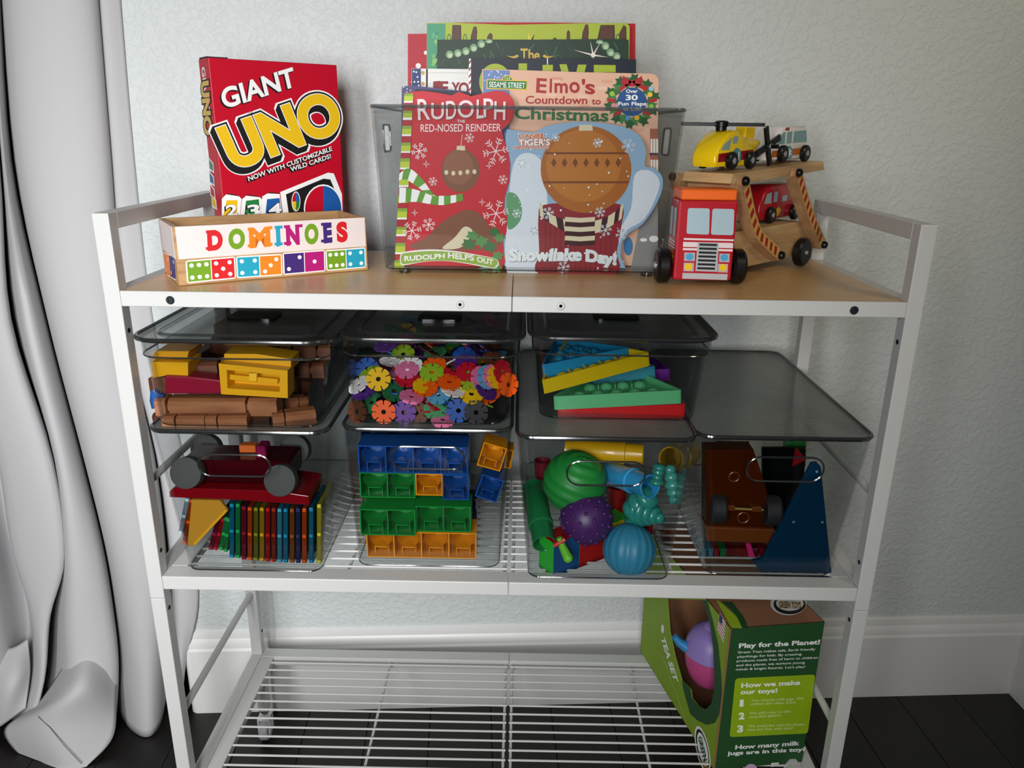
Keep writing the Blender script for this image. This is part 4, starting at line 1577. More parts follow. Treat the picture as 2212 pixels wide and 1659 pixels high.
for side, (ya, yb) in ((-1, (-0.0165, -0.0005)), (1, (TWD+0.0005, TWD+0.0165))):
    for nm, ctr in (('A', [(-0.218, 0.134), (-0.186, 0.086), (-0.168, 0.066), (-0.150, 0.054), (-0.092, 0.026)]), ('B', [(-0.068, 0.140), (-0.030, 0.099), (-0.005, 0.074), (0.050, 0.028)])):
        c = [Vector(p) for p in ctr]
        lf, rt = [], []
        for i, p in enumerate(c):
            t = (c[min(i+1, len(c)-1)]-c[max(i-1, 0)]).normalized()
            nn = Vector((-t.y, t.x))*0.0085
            lf.append(p+nn)
            rt.append(p-nn)
        e0 = [c[0]+Vector((math.cos(a), math.sin(a)))*0.0095 for a in [math.atan2((lf[0]-c[0]).y, (lf[0]-c[0]).x) - k*PI/5 for k in range(6)]]
        e1 = [c[-1]+Vector((math.cos(a), math.sin(a)))*0.0085 for a in [math.atan2((rt[-1]-c[-1]).y, (rt[-1]-c[-1]).x) - k*PI/5 for k in range(6)]]
        poly = e0 + rt[1:-1] + e1 + lf[1:-1][::-1]
        m = MB()
        m.prism([tuple(p) for p in poly], ya, yb, ARMW, TQ)
        arm = m.build('trailer_arm', truck)
        # striped outer face
        yf = ya if side < 0 else yb
        pr = Print(root_matrix(truck).inverted() @ TQ @ Matrix.Translation((0, yf, 0)) if side < 0 else root_matrix(truck).inverted() @ TQ @ Matrix.Translation((0, yf+0.0008, 0)))
        path = smooth_loop([tuple(p) for p in c], 8, False)
        path = [Vector(p) for p in path]
        acc = [0.0]
        for i in range(1, len(path)):
            acc.append(acc[-1]+(path[i]-path[i-1]).length)
        tot = acc[-1]

        def at(d):
            for i in range(1, len(path)):
                if acc[i] >= d:
                    f = (d-acc[i-1])/max(acc[i]-acc[i-1], 1e-9)
                    t = (path[i]-path[i-1]).normalized()
                    return path[i-1].lerp(path[i], f), Vector((-t.y, t.x))
            return path[-1], Vector((-t.y, t.x))
        L1, R1 = [], []
        for k in range(13):
            p, n_ = at(0.010+(tot-0.018)*k/12)
            L1.append(p+n_*0.0072)
            R1.append(p-n_*0.0072)
        pr.poly([tuple(p) for p in L1+R1[::-1]], ARMY, 0)
        ns = 9
        for k in range(ns):
            d0 = 0.012+(tot-0.022)*k/ns
            d1 = d0+(tot-0.022)/ns*0.5
            (p, n_), (p2, n2) = at(d0), at(d1)
            sh = (at(d0+0.004)[0]-p)
            pr.poly([tuple(p+n_*0.0055), tuple(p-n_*0.0055+sh), tuple(p2-n2*0.0055+sh), tuple(p2+n2*0.0055)], pbr('#9c1020', 0.45), 1)
        pr.build('stripe_print', arm)
        for p in (c[0], c[-1]):
            m = MB()
            o_ = -1 if side < 0 else 1
            m.lathe([(0.0058, -0.001), (0.0062, 0.002), (0.005, 0.0048), (0.0025, 0.0062), (0, 0.0066)], RUBBER, 16, axis_frame(TW(p.x, yf, p.y), TN*(-o_)))
            m.build('pivot_knob', arm)
            m = MB()
# cross bars between the arms
for s, z in ((-0.205, 0.118),):
    m = MB()
    m.box((s-0.006, 0.002, z-0.012), (s+0.006, TWD-0.002, z+0.010), ARMW, 0.001, TQ)
    m.build('cross_bar', truck)


def toy(name, label, cat, s, y, z, yw=46.0):
    """a little vehicle: local x runs along the trailer, y inward, z up"""
    return thing(name, label, cat, TW(s, y, z), yw)


def tmap(root, y, cr):
    return facemap(root, Matrix.Translation((0, y, 0)), cr)


# helicopter
HY = pbr('#f0c90f', 0.25, coat=0.5)
DECKZ = 0.1475
hel = toy('toy_helicopter', 'yellow wooden toy helicopter with black rotors on the trailer upper deck', 'toy helicopter', -0.135, 0.040, DECKZ-0.002)
mm = tmap(hel, -0.018, CR7)
side = [mm(*p) for p in ((648, 735), (645, 640), (655, 540), (690, 440), (755, 330), (835, 235), (895, 192), (955, 195), (985, 240), (1045, 288), (1250, 315), (1258, 375), (1185, 450), (1165, 560), (1130, 690), (1090, 722))]
zmin = min(p[1] for p in side)
m = MB()
m.prism([(p[0], max(p[1], 0.004)) for p in side], -0.018, 0.018, HY, None, 0.003)
m.build('body', hel, world=False, smooth=50)
x_t = mm(1240, 300)[0]
zt_ = mm(1240, 260)[1]
m = MB()
m.prism([(x_t-0.026, zt_-0.010), (x_t+0.004, zt_-0.010), (x_t+0.004, zt_+0.011), (x_t-0.022, zt_+0.011)], -0.008, 0.008, HY, None, 0.0015)
m.build('tail_fin', hel, world=False)
pr = Print(Matrix.Translation((0, -0.018, 0)))
pr.map = mm
for pts, c in (([(718, 455), (770, 370), (872, 285), (850, 360), (832, 455)], '#8aa3a2'), ([(880, 300), (905, 270), (945, 268), (952, 300), (938, 362), (885, 375), (872, 350)], '#8aa3a2'), ([(690, 505), (1150, 448), (1150, 570), (676, 620)], '#8f0c14')):
    pr.poly(pts, pbr(c, 0.4), 1)
pr.poly(ell(932, 528, 56, 102, 28), pbr('#4f8f9a', 0.4), 2)
pr.text('H', (900, 598), (956, 590), 0, PAPER, 3, off=0.02, hp=(906, 478))
pr.build('side_print', hel)
wz = 0.0118
for px in (828, 1072):
    for sd in (-1, 1):
        xx = mm(px, 650)[0]
        wheel(hel, hel.matrix_basis @ Vector((xx, sd*0.0215, wz)), (TN if sd < 0 else -TN), wz, 0.008, hub=0.36)
hubp = Vector((mm(905, 190)[0]-0.004, 0, max(p[1] for p in side)))
m = MB()
m.lathe([(0.0072, -0.001), (0.0072, 0.004), (0.0092, 0.0045), (0.0095, 0.010), (0.007, 0.0118), (0, 0.0122)], RUBBER, 16, frame(hubp))
rtr = m.build('rotor_hub', hel, world=False)
m = MB()
rd = hel.matrix_basis.to_3x3().inverted() @ Vector((0.985, -0.10, 0.0))
xf = frame(hubp+Vector((0, 0, 0.0072)), rd, Vector((0, 0, 1)).cross(rd), (0, 0, 1))
m.box((-0.053, -0.0055, -0.0022), (0.056, 0.0055, 0.0022), RUBBER, 0.0006, xf)
m.build('main_rotor', hel, world=False)
tc_ = mm(1338, 405)
for a, b in (((1298, 150), (1345, 648)), ((1160, 515), (1478, 285))):
    p, r_ = Vector(mm(*a)), Vector(mm(*b))
    d = (r_-p).normalized()
    n_ = Vector((-d.y, d.x))*0.0045
    m = MB()
    m.prism([tuple(p-n_), tuple(r_-n_), tuple(r_+n_), tuple(p+n_)], -0.0225, -0.0185, RUBBER, None, 0.0006)
    m.build('tail_rotor_blade', hel, world=False)
m = MB()
m.lathe([(0.0036, 0), (0.0036, 0.002), (0, 0.003)], HUBC, 14, axis_frame((tc_[0], -0.0225, tc_[1]), (0, -1, 0)))
m.lathe([(0.003, 0.016), (0.003, 0)], RUBBER, 10, axis_frame((tc_[0], -0.0185, tc_[1]), (0, -1, 0)))
m.build('tail_rotor_pin', hel, world=False)

# ambulance
amb = toy('toy_ambulance', 'white wooden toy ambulance with an orange stripe at the raised end of the upper deck', 'toy ambulance', -0.005, 0.040, DECKZ+0.0045)
mm = tmap(amb, -0.017, CR7)
side = [mm(*p) for p in ((1345, 650), (1360, 560), (1385, 450), (1470, 300), (1540, 165), (1575, 140), (1850, 135), (1868, 200), (1868, 470), (1850, 620))]
m = MB()
m.prism([(p[0], max(p[1], 0.004)) for p in side], -0.017, 0.017, pbr('#e9e4e0', 0.35, coat=0.3), None, 0.003)
m.build('body', amb, world=False, smooth=50)
pr = Print(Matrix.Translation((0, -0.017, 0)))
pr.map = mm
for pts, c in (([(1475, 380), (1500, 290), (1545, 222), (1580, 215), (1566, 374)], '#7ea3a6'), ([(1600, 214), (1668, 208), (1655, 364), (1586, 372)], '#7ea3a6'), ([(1692, 206), (1855, 192), (1858, 345), (1676, 362)], '#7ea3a6'), ([(1400, 470), (1850, 418), (1850, 505), (1385, 556)], '#b4641e'), ([(1568, 195), (1585, 160), (1628, 152), (1628, 196)], '#a8141f')):
    pr.poly(pts, pbr(c, 0.4), 1)
pr.poly(ell(1624, 488, 46, 90, 26), pbr('#5f97a4', 0.4), 2)
for a in (0, 60, 120):
    ca, sa = math.cos(rad(a+90)), math.sin(rad(a+90))
    pr.poly([(1624+(u*ca-v*sa)*0.55, 488+(u*sa+v*ca)) for u, v in ((-56, -13), (56, -13), (56, 13), (-56, 13))], PAPER, 3+0.2*a/60)
pr.build('side_print', amb)
for px in (1505, 1800):
    for sd in (-1, 1):
        wheel(amb, amb.matrix_basis @ Vector((mm(px, 560)[0], sd*0.0205, 0.0122)), (TN if sd < 0 else -TN), 0.0122, 0.008, hub=0.34)

# red van on the lower bed
van = toy('toy_fire_van', 'red wooden toy van with a yellow badge parked on the lower trailer bed', 'toy van', -0.085, 0.040, 0.0665)
mm = tmap(van, -0.018, CR7)
side = [mm(*p) for p in ((1228, 1420), (1232, 1300), (1248, 1190), (1300, 1040), (1355, 940), (1400, 915), (1660, 890), (1700, 960), (1715, 1150), (1700, 1370))]
m = MB()
m.prism([(p[0], max(p[1], 0.0045)) for p in side], -0.018, 0.018, pbr('#a80c1e', 0.35, coat=0.4), None, 0.0035)
m.build('body', van, world=False, smooth=50)
pr = Print(Matrix.Translation((0, -0.018, 0)))
pr.map = mm
for pts, c in (([(1290, 1172), (1330, 1040), (1398, 1014), (1388, 1164)], '#93a6ac'), ([(1412, 1150), (1428, 1012), (1482, 1004), (1466, 1140)], '#93a6ac'), ([(1520, 1135), (1540, 1060), (1600, 1050), (1590, 1130)], '#93a6ac'), ([(1402, 990), (1420, 958), (1448, 962), (1450, 985)], '#c2452a')):
    pr.poly(pts, pbr(c, 0.4), 1)
pr.poly([(1438, 1240), (1462, 1235), (1478, 1200), (1492, 1228), (1508, 1226), (1508, 1270), (1466, 1342), (1440, 1290)], YEL, 1)
pr.build('side_print', van)
for px in (1352, 1660):
    for sd in (-1, 1):
        wheel(van, van.matrix_basis @ Vector((mm(px, 1330)[0], sd*0.0215, 0.0118)), (TN if sd < 0 else -TN), 0.0118, 0.008, hub=0.34)


# ================================================================== bins on the middle tier
def add_lid(root, x0, x1, y0, y1, z, r, mat, rimm, raised=0.0, tab=None, lip=0.0026):
    m = MB()
    lo = [rloop(x0, x1, y0, y1, r, z), rloop(x0, x1, y0, y1, r, z+0.0018)]
    bridge(m, lo, mat)
    n = len(lo[0])
    m.f.append(list(range(n))[::-1])
    m.m.append(0)
    m.f.append([n+j for j in range(n)])
    m.m.append(0)
    ld = m.build('lid', root)
    m = MB()
    m.tube(rloop(x0, x1, y0, y1, r, z+0.001), lip, rimm, 8, closed=True)
    m.build('lid_rim', ld)
    if raised:
        m = MB()
        i = 0.020
        l2 = [rloop(x0+i, x1-i, y0+i, y1-i, max(r-i*0.4, 0.01), z+0.0019), rloop(x0+i+0.003, x1-i-0.003, y0+i+0.003, y1-i-0.003, max(r-i*0.4-0.002, 0.01), z+0.0019+raised)]
        bridge(m, l2, rimm)
        m.build('lid_ridge', ld)
    if tab:
        m = MB()
        m.prism(rrect(tab[0], tab[1], tab[2], tab[3], 0.008, 5), z+0.002, z+0.0045, clear('tab_plastic', '#5d7f78', 0.1, 1.0, 0.1, '#1d332d'), Matrix(((1, 0, 0, 0), (0, 0, 1, 0), (0, 1, 0, 0), (0, 0, 0, 1))))
        m.build('lid_tab', ld)
    return ld


ZB = ZM - 0.0008
binA, _ = plastic_bin('storage_bin', 'lower clear bin at the left end holding magnetic tiles and a wheeled red chassis', (-0.452, -0.263, 0.016, 0.400, ZB), (-0.4745, -0.2400, 0.004, 0.408, 0.7205), 0.018, 0.022, CLEAR, SMOKE_RIM, 'lower row of clear bins', slot=(-0.413, -0.317, 0.657, 0.689))
binB, _ = plastic_bin('storage_bin', 'lower clear bin holding hollow blue, green and orange building bricks', (-0.217, -0.0135, 0.036, 0.405, ZB), (-0.2245, 0.0015, 0.022, 0.415, 0.7205), 0.018, 0.022, CLEAR, SMOKE_RIM, 'lower row of clear bins', slot=(-0.160, -0.062, 0.664, 0.697))
binC, _ = plastic_bin('storage_bin', 'lower clear bin holding textured rubber balls and tubes', (0.0265, 0.2235, 0.012, 0.405, ZB), (0.0085, 0.2425, 0.001, 0.415, 0.7205), 0.018, 0.022, CLEAR, SMOKE_RIM, 'lower row of clear bins', slot=(0.075, 0.178, 0.654, 0.689))
binD, _ = plastic_bin('storage_bin', 'lower clear bin at the right end holding an amber chassis and blue triangle tile', (0.2775, 0.4545, 0.028, 0.405, ZB), (0.2455, 0.4780, 0.013, 0.430, 0.7205), 0.018, 0.022, CLEAR, SMOKE_RIM, 'lower row of clear bins', slot=(0.314, 0.416, 0.658, 0.694))
for b_, x0, x1, y0, y1 in ((binA, -0.4745, -0.2400, 0.004, 0.408), (binB, -0.2245, 0.0015, 0.022, 0.415), (binC, 0.0085, 0.2425, 0.001, 0.415), (binD, 0.2455, 0.4780, 0.013, 0.430)):
    add_lid(b_, x0, x1, y0, y1, 0.7215, 0.022, RIBBED, SMOKE_RIM)
upA, _ = plastic_bin('lidded_bin', 'upper lidded clear bin at the left holding wooden logs and yellow plastic pieces', (-0.466, -0.250, 0.010, 0.395, 0.7265), (-0.470, -0.229, 0.0, 0.405, 0.8440), 0.026, 0.030, SMOKE, SMOKE_RIM, 'upper row of lidded bins', band=(0.021, 0.004))
upB, _ = plastic_bin('lidded_bin', 'upper lidded clear bin full of colourful notched discs', (-0.214, -0.008, 0.032, 0.400, 0.7265), (-0.218, 0.0085, 0.022, 0.410, 0.8440), 0.026, 0.030, SMOKE, SMOKE_RIM, 'upper row of lidded bins', band=(0.021, 0.004))
upC, _ = plastic_bin('lidded_bin', 'upper lidded clear bin holding triangular bubble-popping toys', (0.039, 0.253, 0.060, 0.400, 0.7265), (0.030, 0.261, 0.040, 0.405, 0.8440), 0.026, 0.030, SMOKE, SMOKE_RIM, 'upper row of lidded bins', band=(0.021, 0.004))
for b_, x0, x1, y0, y1, tb in ((upA, -0.478, -0.2240, -0.0075, 0.412, (-0.393, 0.100, -0.327, 0.150)), (upB, -0.2222, 0.0155, 0.0145, 0.417, (-0.132, 0.112, -0.072, 0.160)), (upC, 0.0230, 0.2690, 0.033, 0.412, (0.115, 0.130, 0.178, 0.180))):
    add_lid(b_, x0, x1, y0, y1, 0.8455, 0.036, LIDC, SMOKE_RIM, 0.003, tb, 0.0030)

# ------------------------------------------------------------------ upper left bin: notched logs, yellow plastic pieces
CA = crop(240, 620, 0.22604)
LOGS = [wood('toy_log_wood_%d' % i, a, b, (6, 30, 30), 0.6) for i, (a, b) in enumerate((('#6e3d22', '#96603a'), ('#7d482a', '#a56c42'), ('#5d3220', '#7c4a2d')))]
GL = 'notched wooden toy logs'


def toy_log(a, b, r, notches, label, mat, group=GL, roll=0.0):
    """log from a to b (world); notches = fractions along the log that are cut to half height"""
    a, b = Vector(a), Vector(b)
    L = (b-a).length
    root = thing('toy_log', label, 'toy log', a, 0, group)
    d = (b-a).normalized()
    up = Vector((0, 0, 1))
    y = up.cross(d).normalized()
    z = d.cross(y)
    xf = frame(a, d, y, z)
    m = MB()
    cs = [(0.98*r*x, 0.98*r*y_) for x, y_ in ((-1, -.75), (-.62, -1), (.62, -1), (1, -.75), (1, .75), (.62, 1), (-.62, 1), (-1, .75))]
    cn = [(0.62*x, 0.45*y_) for x, y_ in cs]
    spans = []
    last = 0
    for n0, n1 in notches:
        spans += [(last, n0, cs), (n0, n1, cn)]
        last = n1
    spans.append((last, 1, cs))
    for f0, f1, c in spans:
        v = [(f*L, p[0], p[1]) for f in (f0, f1) for p in c]
        k = len(c)
        m.add(v, [(i, (i+1) % k, k+(i+1) % k, k+i) for i in range(k)] + [list(range(k))[::-1], [k+i for i in range(k)]], mat, xf)
    m.build('log', root)
    return root


def pa(x, y, Y, cr=CA):
    return P(*cr(x, y), Y)


toy_log(pa(524, 1292, .030), pa(925, 1292, .030), 0.0118, [(.29, .34)], 'short notched log at the front left of the bottom row', LOGS[1])
toy_log(pa(933, 1292, .030), pa(1328, 1288, .030), 0.0118, [(.27, .31)], 'short notched log in the middle of the bottom row', LOGS[1])
toy_log(pa(1540, 1282, .034), pa(1948, 1236, .055), 0.0128, [(.26, .30)], 'slightly angled notched log at the right of the bottom row', LOGS[1])
toy_log(pa(460, 1132, .047), pa(1612, 1132, .047), 0.0138, [(.09, .115), (.745, .77)], 'long notched log lying on the bottom row', LOGS[1])
toy_log(pa(1690, 1130, .075), pa(1850, 1120, .09), 0.0125, [(.4, .48)], 'log behind the bottom row at the right corner of the bin', LOGS[0])
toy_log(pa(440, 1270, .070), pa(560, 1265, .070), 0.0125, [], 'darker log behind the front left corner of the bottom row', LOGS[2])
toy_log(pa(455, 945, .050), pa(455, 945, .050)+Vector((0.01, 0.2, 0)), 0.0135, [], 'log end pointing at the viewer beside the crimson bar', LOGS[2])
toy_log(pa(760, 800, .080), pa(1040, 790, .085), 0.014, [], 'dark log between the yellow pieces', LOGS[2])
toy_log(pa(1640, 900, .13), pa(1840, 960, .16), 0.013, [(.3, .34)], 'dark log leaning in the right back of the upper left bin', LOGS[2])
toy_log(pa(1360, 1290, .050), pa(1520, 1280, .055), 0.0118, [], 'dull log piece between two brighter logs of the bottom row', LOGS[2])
random.seed(9)
for k in range(9):
    x, y, z = random.uniform(-0.44, -0.29), random.uniform(0.14, 0.36), 0.745+0.021*(k % 3)
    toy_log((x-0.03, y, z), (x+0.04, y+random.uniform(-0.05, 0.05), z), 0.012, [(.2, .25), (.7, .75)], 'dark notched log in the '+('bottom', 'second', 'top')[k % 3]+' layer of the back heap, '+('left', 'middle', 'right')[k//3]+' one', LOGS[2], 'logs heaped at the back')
YP = pbr('#e5a80f', 0.35)


def ybox(name, label, poly, Y, depth, mat, openings=(), cat='toy block', bev=0.001):
    """moulded plastic block: outline measured on its front at depth Y, with raised rim when it is open"""
    pts = [P(*CA(*p), Y) for p in poly]
    o = Vector((sum(p.x for p in pts)/len(pts), Y, min(p.z for p in pts)))
    root = thing(name, label, cat, o)
    m = MB()
    loc = [(p.x, p.z) for p in pts]
    if openings:
        c = Vector((sum(p[0] for p in loc)/len(loc), sum(p[1] for p in loc)/len(loc)))
        inn = [tuple(P(*CA(*q), Y).xz) for q in openings]
        n = len(loc)
        v = [(p[0], Y, p[1]) for p in loc] + [(p[0], Y, p[1]) for p in inn] + [(c.x+(p[0]-c.x)*.93, Y+depth*0.7, c.y+(p[1]-c.y)*.93) for p in inn] + [(p[0], Y+depth, p[1]) for p in loc]
        f = []
        for i in range(n):
            j = (i+1) % n
            f += [(i, j, n+j, n+i), (n+i, n+j, 2*n+j, 2*n+i), (i, 3*n+i, 3*n+j, j)]
        f += [tuple(2*n+i for i in range(n)), tuple(3*n+i for i in range(n))[::-1]]
        m.add(v, f, mat)
    else:
        m.prism(loc, Y, Y+depth, mat, None, bev)
    m.build('shell', root)
    return root


yw = ybox('window_frame_block', 'yellow plastic window frame block with a shutter slat in its opening', [(1026, 730), (1686, 800), (1686, 1075), (1600, 1048), (1052, 1022)][:2]+[(1688, 1062), (1052, 1024)], 0.026, 0.030, YP, [(1106, 792), (1612, 842), (1612, 1002), (1112, 968)])
m = MB()
m.prism([tuple(P(*CA(*q), 0.036).xz) for q in ((1120, 830), (1600, 876), (1590, 920), (1140, 880))], 0.034, 0.038, YP)
m.build('shutter_slat', yw)
m = MB()
m.prism([tuple(P(*CA(*q), 0.032).xz) for q in ((1318, 822), (1396, 826), (1392, 902), (1318, 898))], 0.031, 0.040, pbr('#f0c02c', 0.35), None, 0.001)
m.build('shutter_clip', yw)
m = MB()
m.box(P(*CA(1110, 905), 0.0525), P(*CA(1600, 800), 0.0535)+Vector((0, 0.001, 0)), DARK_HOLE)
ybox('roof_block', 'yellow plastic tray block near the left front corner, open at its top', [(384, 715), (735, 722), (735, 852), (560, 842), (395, 872)], 0.040, 0.045, YP)
ybox('roof_block', 'yellow plastic wedge block above the yellow window frame', [(1078, 640), (1380, 640), (1720, 690), (1718, 800), (1080, 740)], 0.044, 0.040, YP)
ybox('roof_block', 'small yellow block lying on the left yellow tray under the lid', [(395, 660), (430, 612), (745, 614), (722, 690), (390, 692)], 0.050, 0.05, pbr('#d99a0d', 0.4))
cr = thing('crimson_bar', 'crimson ribbed plastic bar lying across the logs', 'toy block', pa(780, 1010, 0.034))
m = MB()
m.prism([tuple(P(*CA(*q), 0.034).xz) for q in ((512, 850), (800, 862), (1052, 892), (1056, 1020), (800, 1024), (512, 1022))], 0.034, 0.060, pbr('#8e1230', 0.3), None, 0.002)
m.build('bar', cr)
bl = thing('blue_block', 'blue plastic peg leaning in the left front corner of the upper left bin', 'toy block', pa(430, 1160, 0.040))
m = MB()
m.prism([tuple(P(*CA(*q), 0.040).xz) for q in ((372, 1000), (400, 980), (440, 1020), (500, 1040), (460, 1110), (440, 1160), (385, 1168), (365, 1090))], 0.040, 0.055, pbr('#1a4f96', 0.4), None, 0.001)
m.build('peg', bl)
dk = thing('dark_block', 'dark grey toothed plastic roof piece lying at the back under the lid', 'toy block', (-0.375, 0.25, 0.80))
m = MB()
tooth = []
for k in range(9):
    tooth += [(-0.07+k*0.015, 0.045+0.010*math.sin(k*0.5)), (-0.063+k*0.015, 0.053+0.010*math.sin(k*0.5))]
m.prism([(0.07, -0.05)] + [(-0.075, -0.05)] + tooth, 0.0, 0.016, pbr('#26282a', 0.45), frame((-0.375, 0.25, 0.80), (1, 0, 0), (0, 0, 1), (0, 1, 0)))
m.build('plate', dk)

# ------------------------------------------------------------------ upper middle bin: notched connector discs
def disc_mesh(mat, R=0.0165, th=0.0018):
    m = MB()
    ang, rad_ = [], []
    for k in range(8):
        a0 = 45*k
        for da, r_ in ((-3.4, 0.56), (-3.2, 0.90), (-0, 0), ):
            pass
        seq = [(3.2, 0.60), (3.4, 0.94), (9, 1.0), (22.5, 1.0), (36, 1.0), (41.6, 0.94), (41.8, 0.60)]
        for da, r_ in seq:
            ang.append(rad(a0+da))
            rad_.append(r_*R)
    n = len(ang)
    ri = 0.20*R
    v = []
    for h in (-th/2, th/2):
        v += [(r_*math.cos(a), r_*math.sin(a), h) for a, r_ in zip(ang, rad_)]
        v += [(ri*math.cos(a), ri*math.sin(a), h) for a in ang]
    f = []
    for i in range(n):
        j = (i+1) % n
        f += [(i, j, n+j, n+i)[::-1], (2*n+i, 2*n+j, 3*n+j, 3*n+i), (i, j, 2*n+j, 2*n+i), (n+i, 3*n+i, 3*n+j, n+j)]
    m.add(v, f, mat)
    return m


DCOL = {'orange': '#ee5a12', 'purple': '#6b3f94', 'brown': '#6e3d26', 'dark brown': '#54301f', 'blue': '#1d4f9e', 'black': '#111214', 'dark green': '#1d5a3a', 'green': '#3b8a55', 'yellow': '#e0b010', 'pink': '#d9709a', 'red': '#b8162a', 'white': '#e6e3e0', 'lime': '#93b52a', 'sky blue': '#5a9cc4', 'violet': '#4a2378'}
DM = {}


def disc(col, loc, e, label, group='notched connector discs'):
    if col not in DM:
        DM[col] = disc_mesh(pbr(DCOL[col], 0.35)).mesh('connector_disc')
    o = bpy.data.objects.new('connector_disc', DM[col])
    COL.objects.link(o)
    o.location = loc
    o.rotation_euler = [rad(a) for a in e]
    return tag(o, label, 'toy disc', group)


CB = crop(700, 660, 0.19892)
for col, x, y, Y, e, lab in (
        ('orange', 648, 1155, .0385, (84, 0, 0), 'bright orange notched disc standing flat against the bin front'),
        ('purple', 868, 1160, .0425, (84, 8, 0), 'purple notched disc half behind the bright orange disc'),
        ('brown', 1000, 1165, .0465, (84, 20, 0), 'brown notched disc half behind the purple disc'),
        ('dark brown', 360, 1150, .044, (80, 10, -32), 'dark brown notched disc turned at the left front corner'),
        ('blue', 1460, 1140, .0385, (84, 15, 0), 'blue notched disc standing against the bin front'),
        ('black', 1650, 1160, .0375, (84, 0, 0), 'see-through black notched disc overlapping the blue disc'),
        ('black', 1925, 1120, .048, (84, 0, 50), 'black notched disc at the right front corner'),
        ('green', 1210, 1120, .050, (70, 30, 5), 'green notched disc between the brown and blue discs'),
        ('dark green', 760, 930, .052, (40, 0, 20), 'dark green notched disc lying above the purple disc'),
        ('yellow', 590, 800, .052, (55, 20, -10), 'yellow notched disc leaning at the left of the pile'),
        ('violet', 430, 930, .050, (25, -15, 0), 'violet notched disc lying at the left of the pile'),
        ('white', 380, 860, .060, (20, -30, 0), 'white notched disc tilted at the left of the pile'),
        ('orange', 1105, 900, .050, (22, 0, 0), 'orange notched disc lying flat under a yellow one'),
        ('yellow', 1095, 870, .055, (22, 0, 12), 'yellow notched disc lying on an orange one mid pile'),
        ('pink', 950, 990, .042, (14, 12, 0), 'pink notched disc lying edge-on at mid front'),
        ('sky blue', 1240, 970, .050, (30, 0, 0), 'sky blue notched disc mid front of the pile'),
        ('yellow', 1600, 960, .050, (35, 10, 0), 'yellow notched disc above the black disc'),
        ('orange', 1360, 830, .055, (22, 5, 0), 'orange notched disc lying near the middle right of the pile'),
        ('white', 1400, 920, .048, (12, 14, 0), 'white notched disc edge-on right of the middle'),
        ('lime', 1600, 810, .062, (30, 5, 0), 'lime notched disc at the upper right of the pile'),
        ('red', 1560, 720, .068, (35, 0, 0), 'red notched disc at the top right of the pile'),
        ('violet', 1540, 640, .085, (40, 0, 0), 'violet notched disc on top of the pile at the right'),
        ('violet', 1760, 920, .050, (20, 38, 0), 'violet notched disc tilted near the right corner'),
        ('pink', 1700, 790, .056, (40, 60, 0), 'pink notched disc standing in a tilted stack at the right'),
        ('sky blue', 1770, 780, .058, (40, 60, 0), 'sky blue notched disc in the tilted stack at the right'),
        ('pink', 1830, 770, .060, (40, 60, 0), 'second pink notched disc of the tilted stack at the right'),
        ('yellow', 1880, 780, .062, (40, 60, 0), 'yellow notched disc of the tilted stack at the right'),
        ('red', 1940, 720, .066, (40, 66, 0), 'red notched disc leaning on the tilted stack at the right'),
        ('orange', 2000, 860, .064, (50, 70, 0), 'orange notched disc leaning at the right wall of the bin'),
        ('pink', 1290, 1240, .044, (20, 5, 0), 'pink notched disc lying on the bin floor'),
        ('white', 940, 650, .085, (35, 0, 0), 'white notched disc near the top middle of the pile'),
        ('pink', 900, 700, .075, (28, 0, 0), 'pink notched disc below the white one near the top'),
        ('red', 900, 790, .066, (28, 8, 0), 'red notched disc left of the middle of the pile'),
        ('lime', 1170, 725, .070, (30, 0, 0), 'lime notched disc near the centre of the pile'),
        ('orange', 1200, 650, .085, (32, -8, 0), 'orange notched disc high in the centre of the pile'),
        ('red', 1300, 770, .066, (26, 0, 0), 'red notched disc right of the centre of the pile'),
        ('blue', 470, 690, .100, (60, 0, 0), 'blue notched disc at the top left of the pile'),
        ('blue', 1520, 560, .110, (45, 0, 0), 'blue notched disc at the very top right'),
        ('lime', 860, 530, .120, (40, 0, 0), 'lime notched disc high at the back left'),
        ('yellow', 890, 300, .230, (55, 0, 0), 'yellow notched disc seen through the lid at the back')):
    disc(col, P(*CB(x, y), Y), e, lab)
random.seed(21)
names = list(DCOL)
for k in range(190):
    y = 0.058+0.30*random.random()**1.5
    hz = 0.740 + 0.072*random.random()*min(1, (y-0.03)/0.08)
    x = random.uniform(-0.195, -0.022)
    c = random.choice(names)
    disc(c, (x, y, hz), (random.uniform(-40, 40), random.uniform(-40, 40), random.uniform(0, 360)), c+' notched disc lying loose '+('low' if hz < 0.775 else 'high')+' at the '+('front', 'middle', 'back')[min(2, int((y-0.065)/0.1))]+' '+('left', 'centre', 'right')[min(2, int((x+0.195)/0.058))]+' of the heap', 'loose notched discs in the heap')

# ------------------------------------------------------------------ upper right bin: triangular bubble toys
CC = crop(1100, 660, 0.22604)


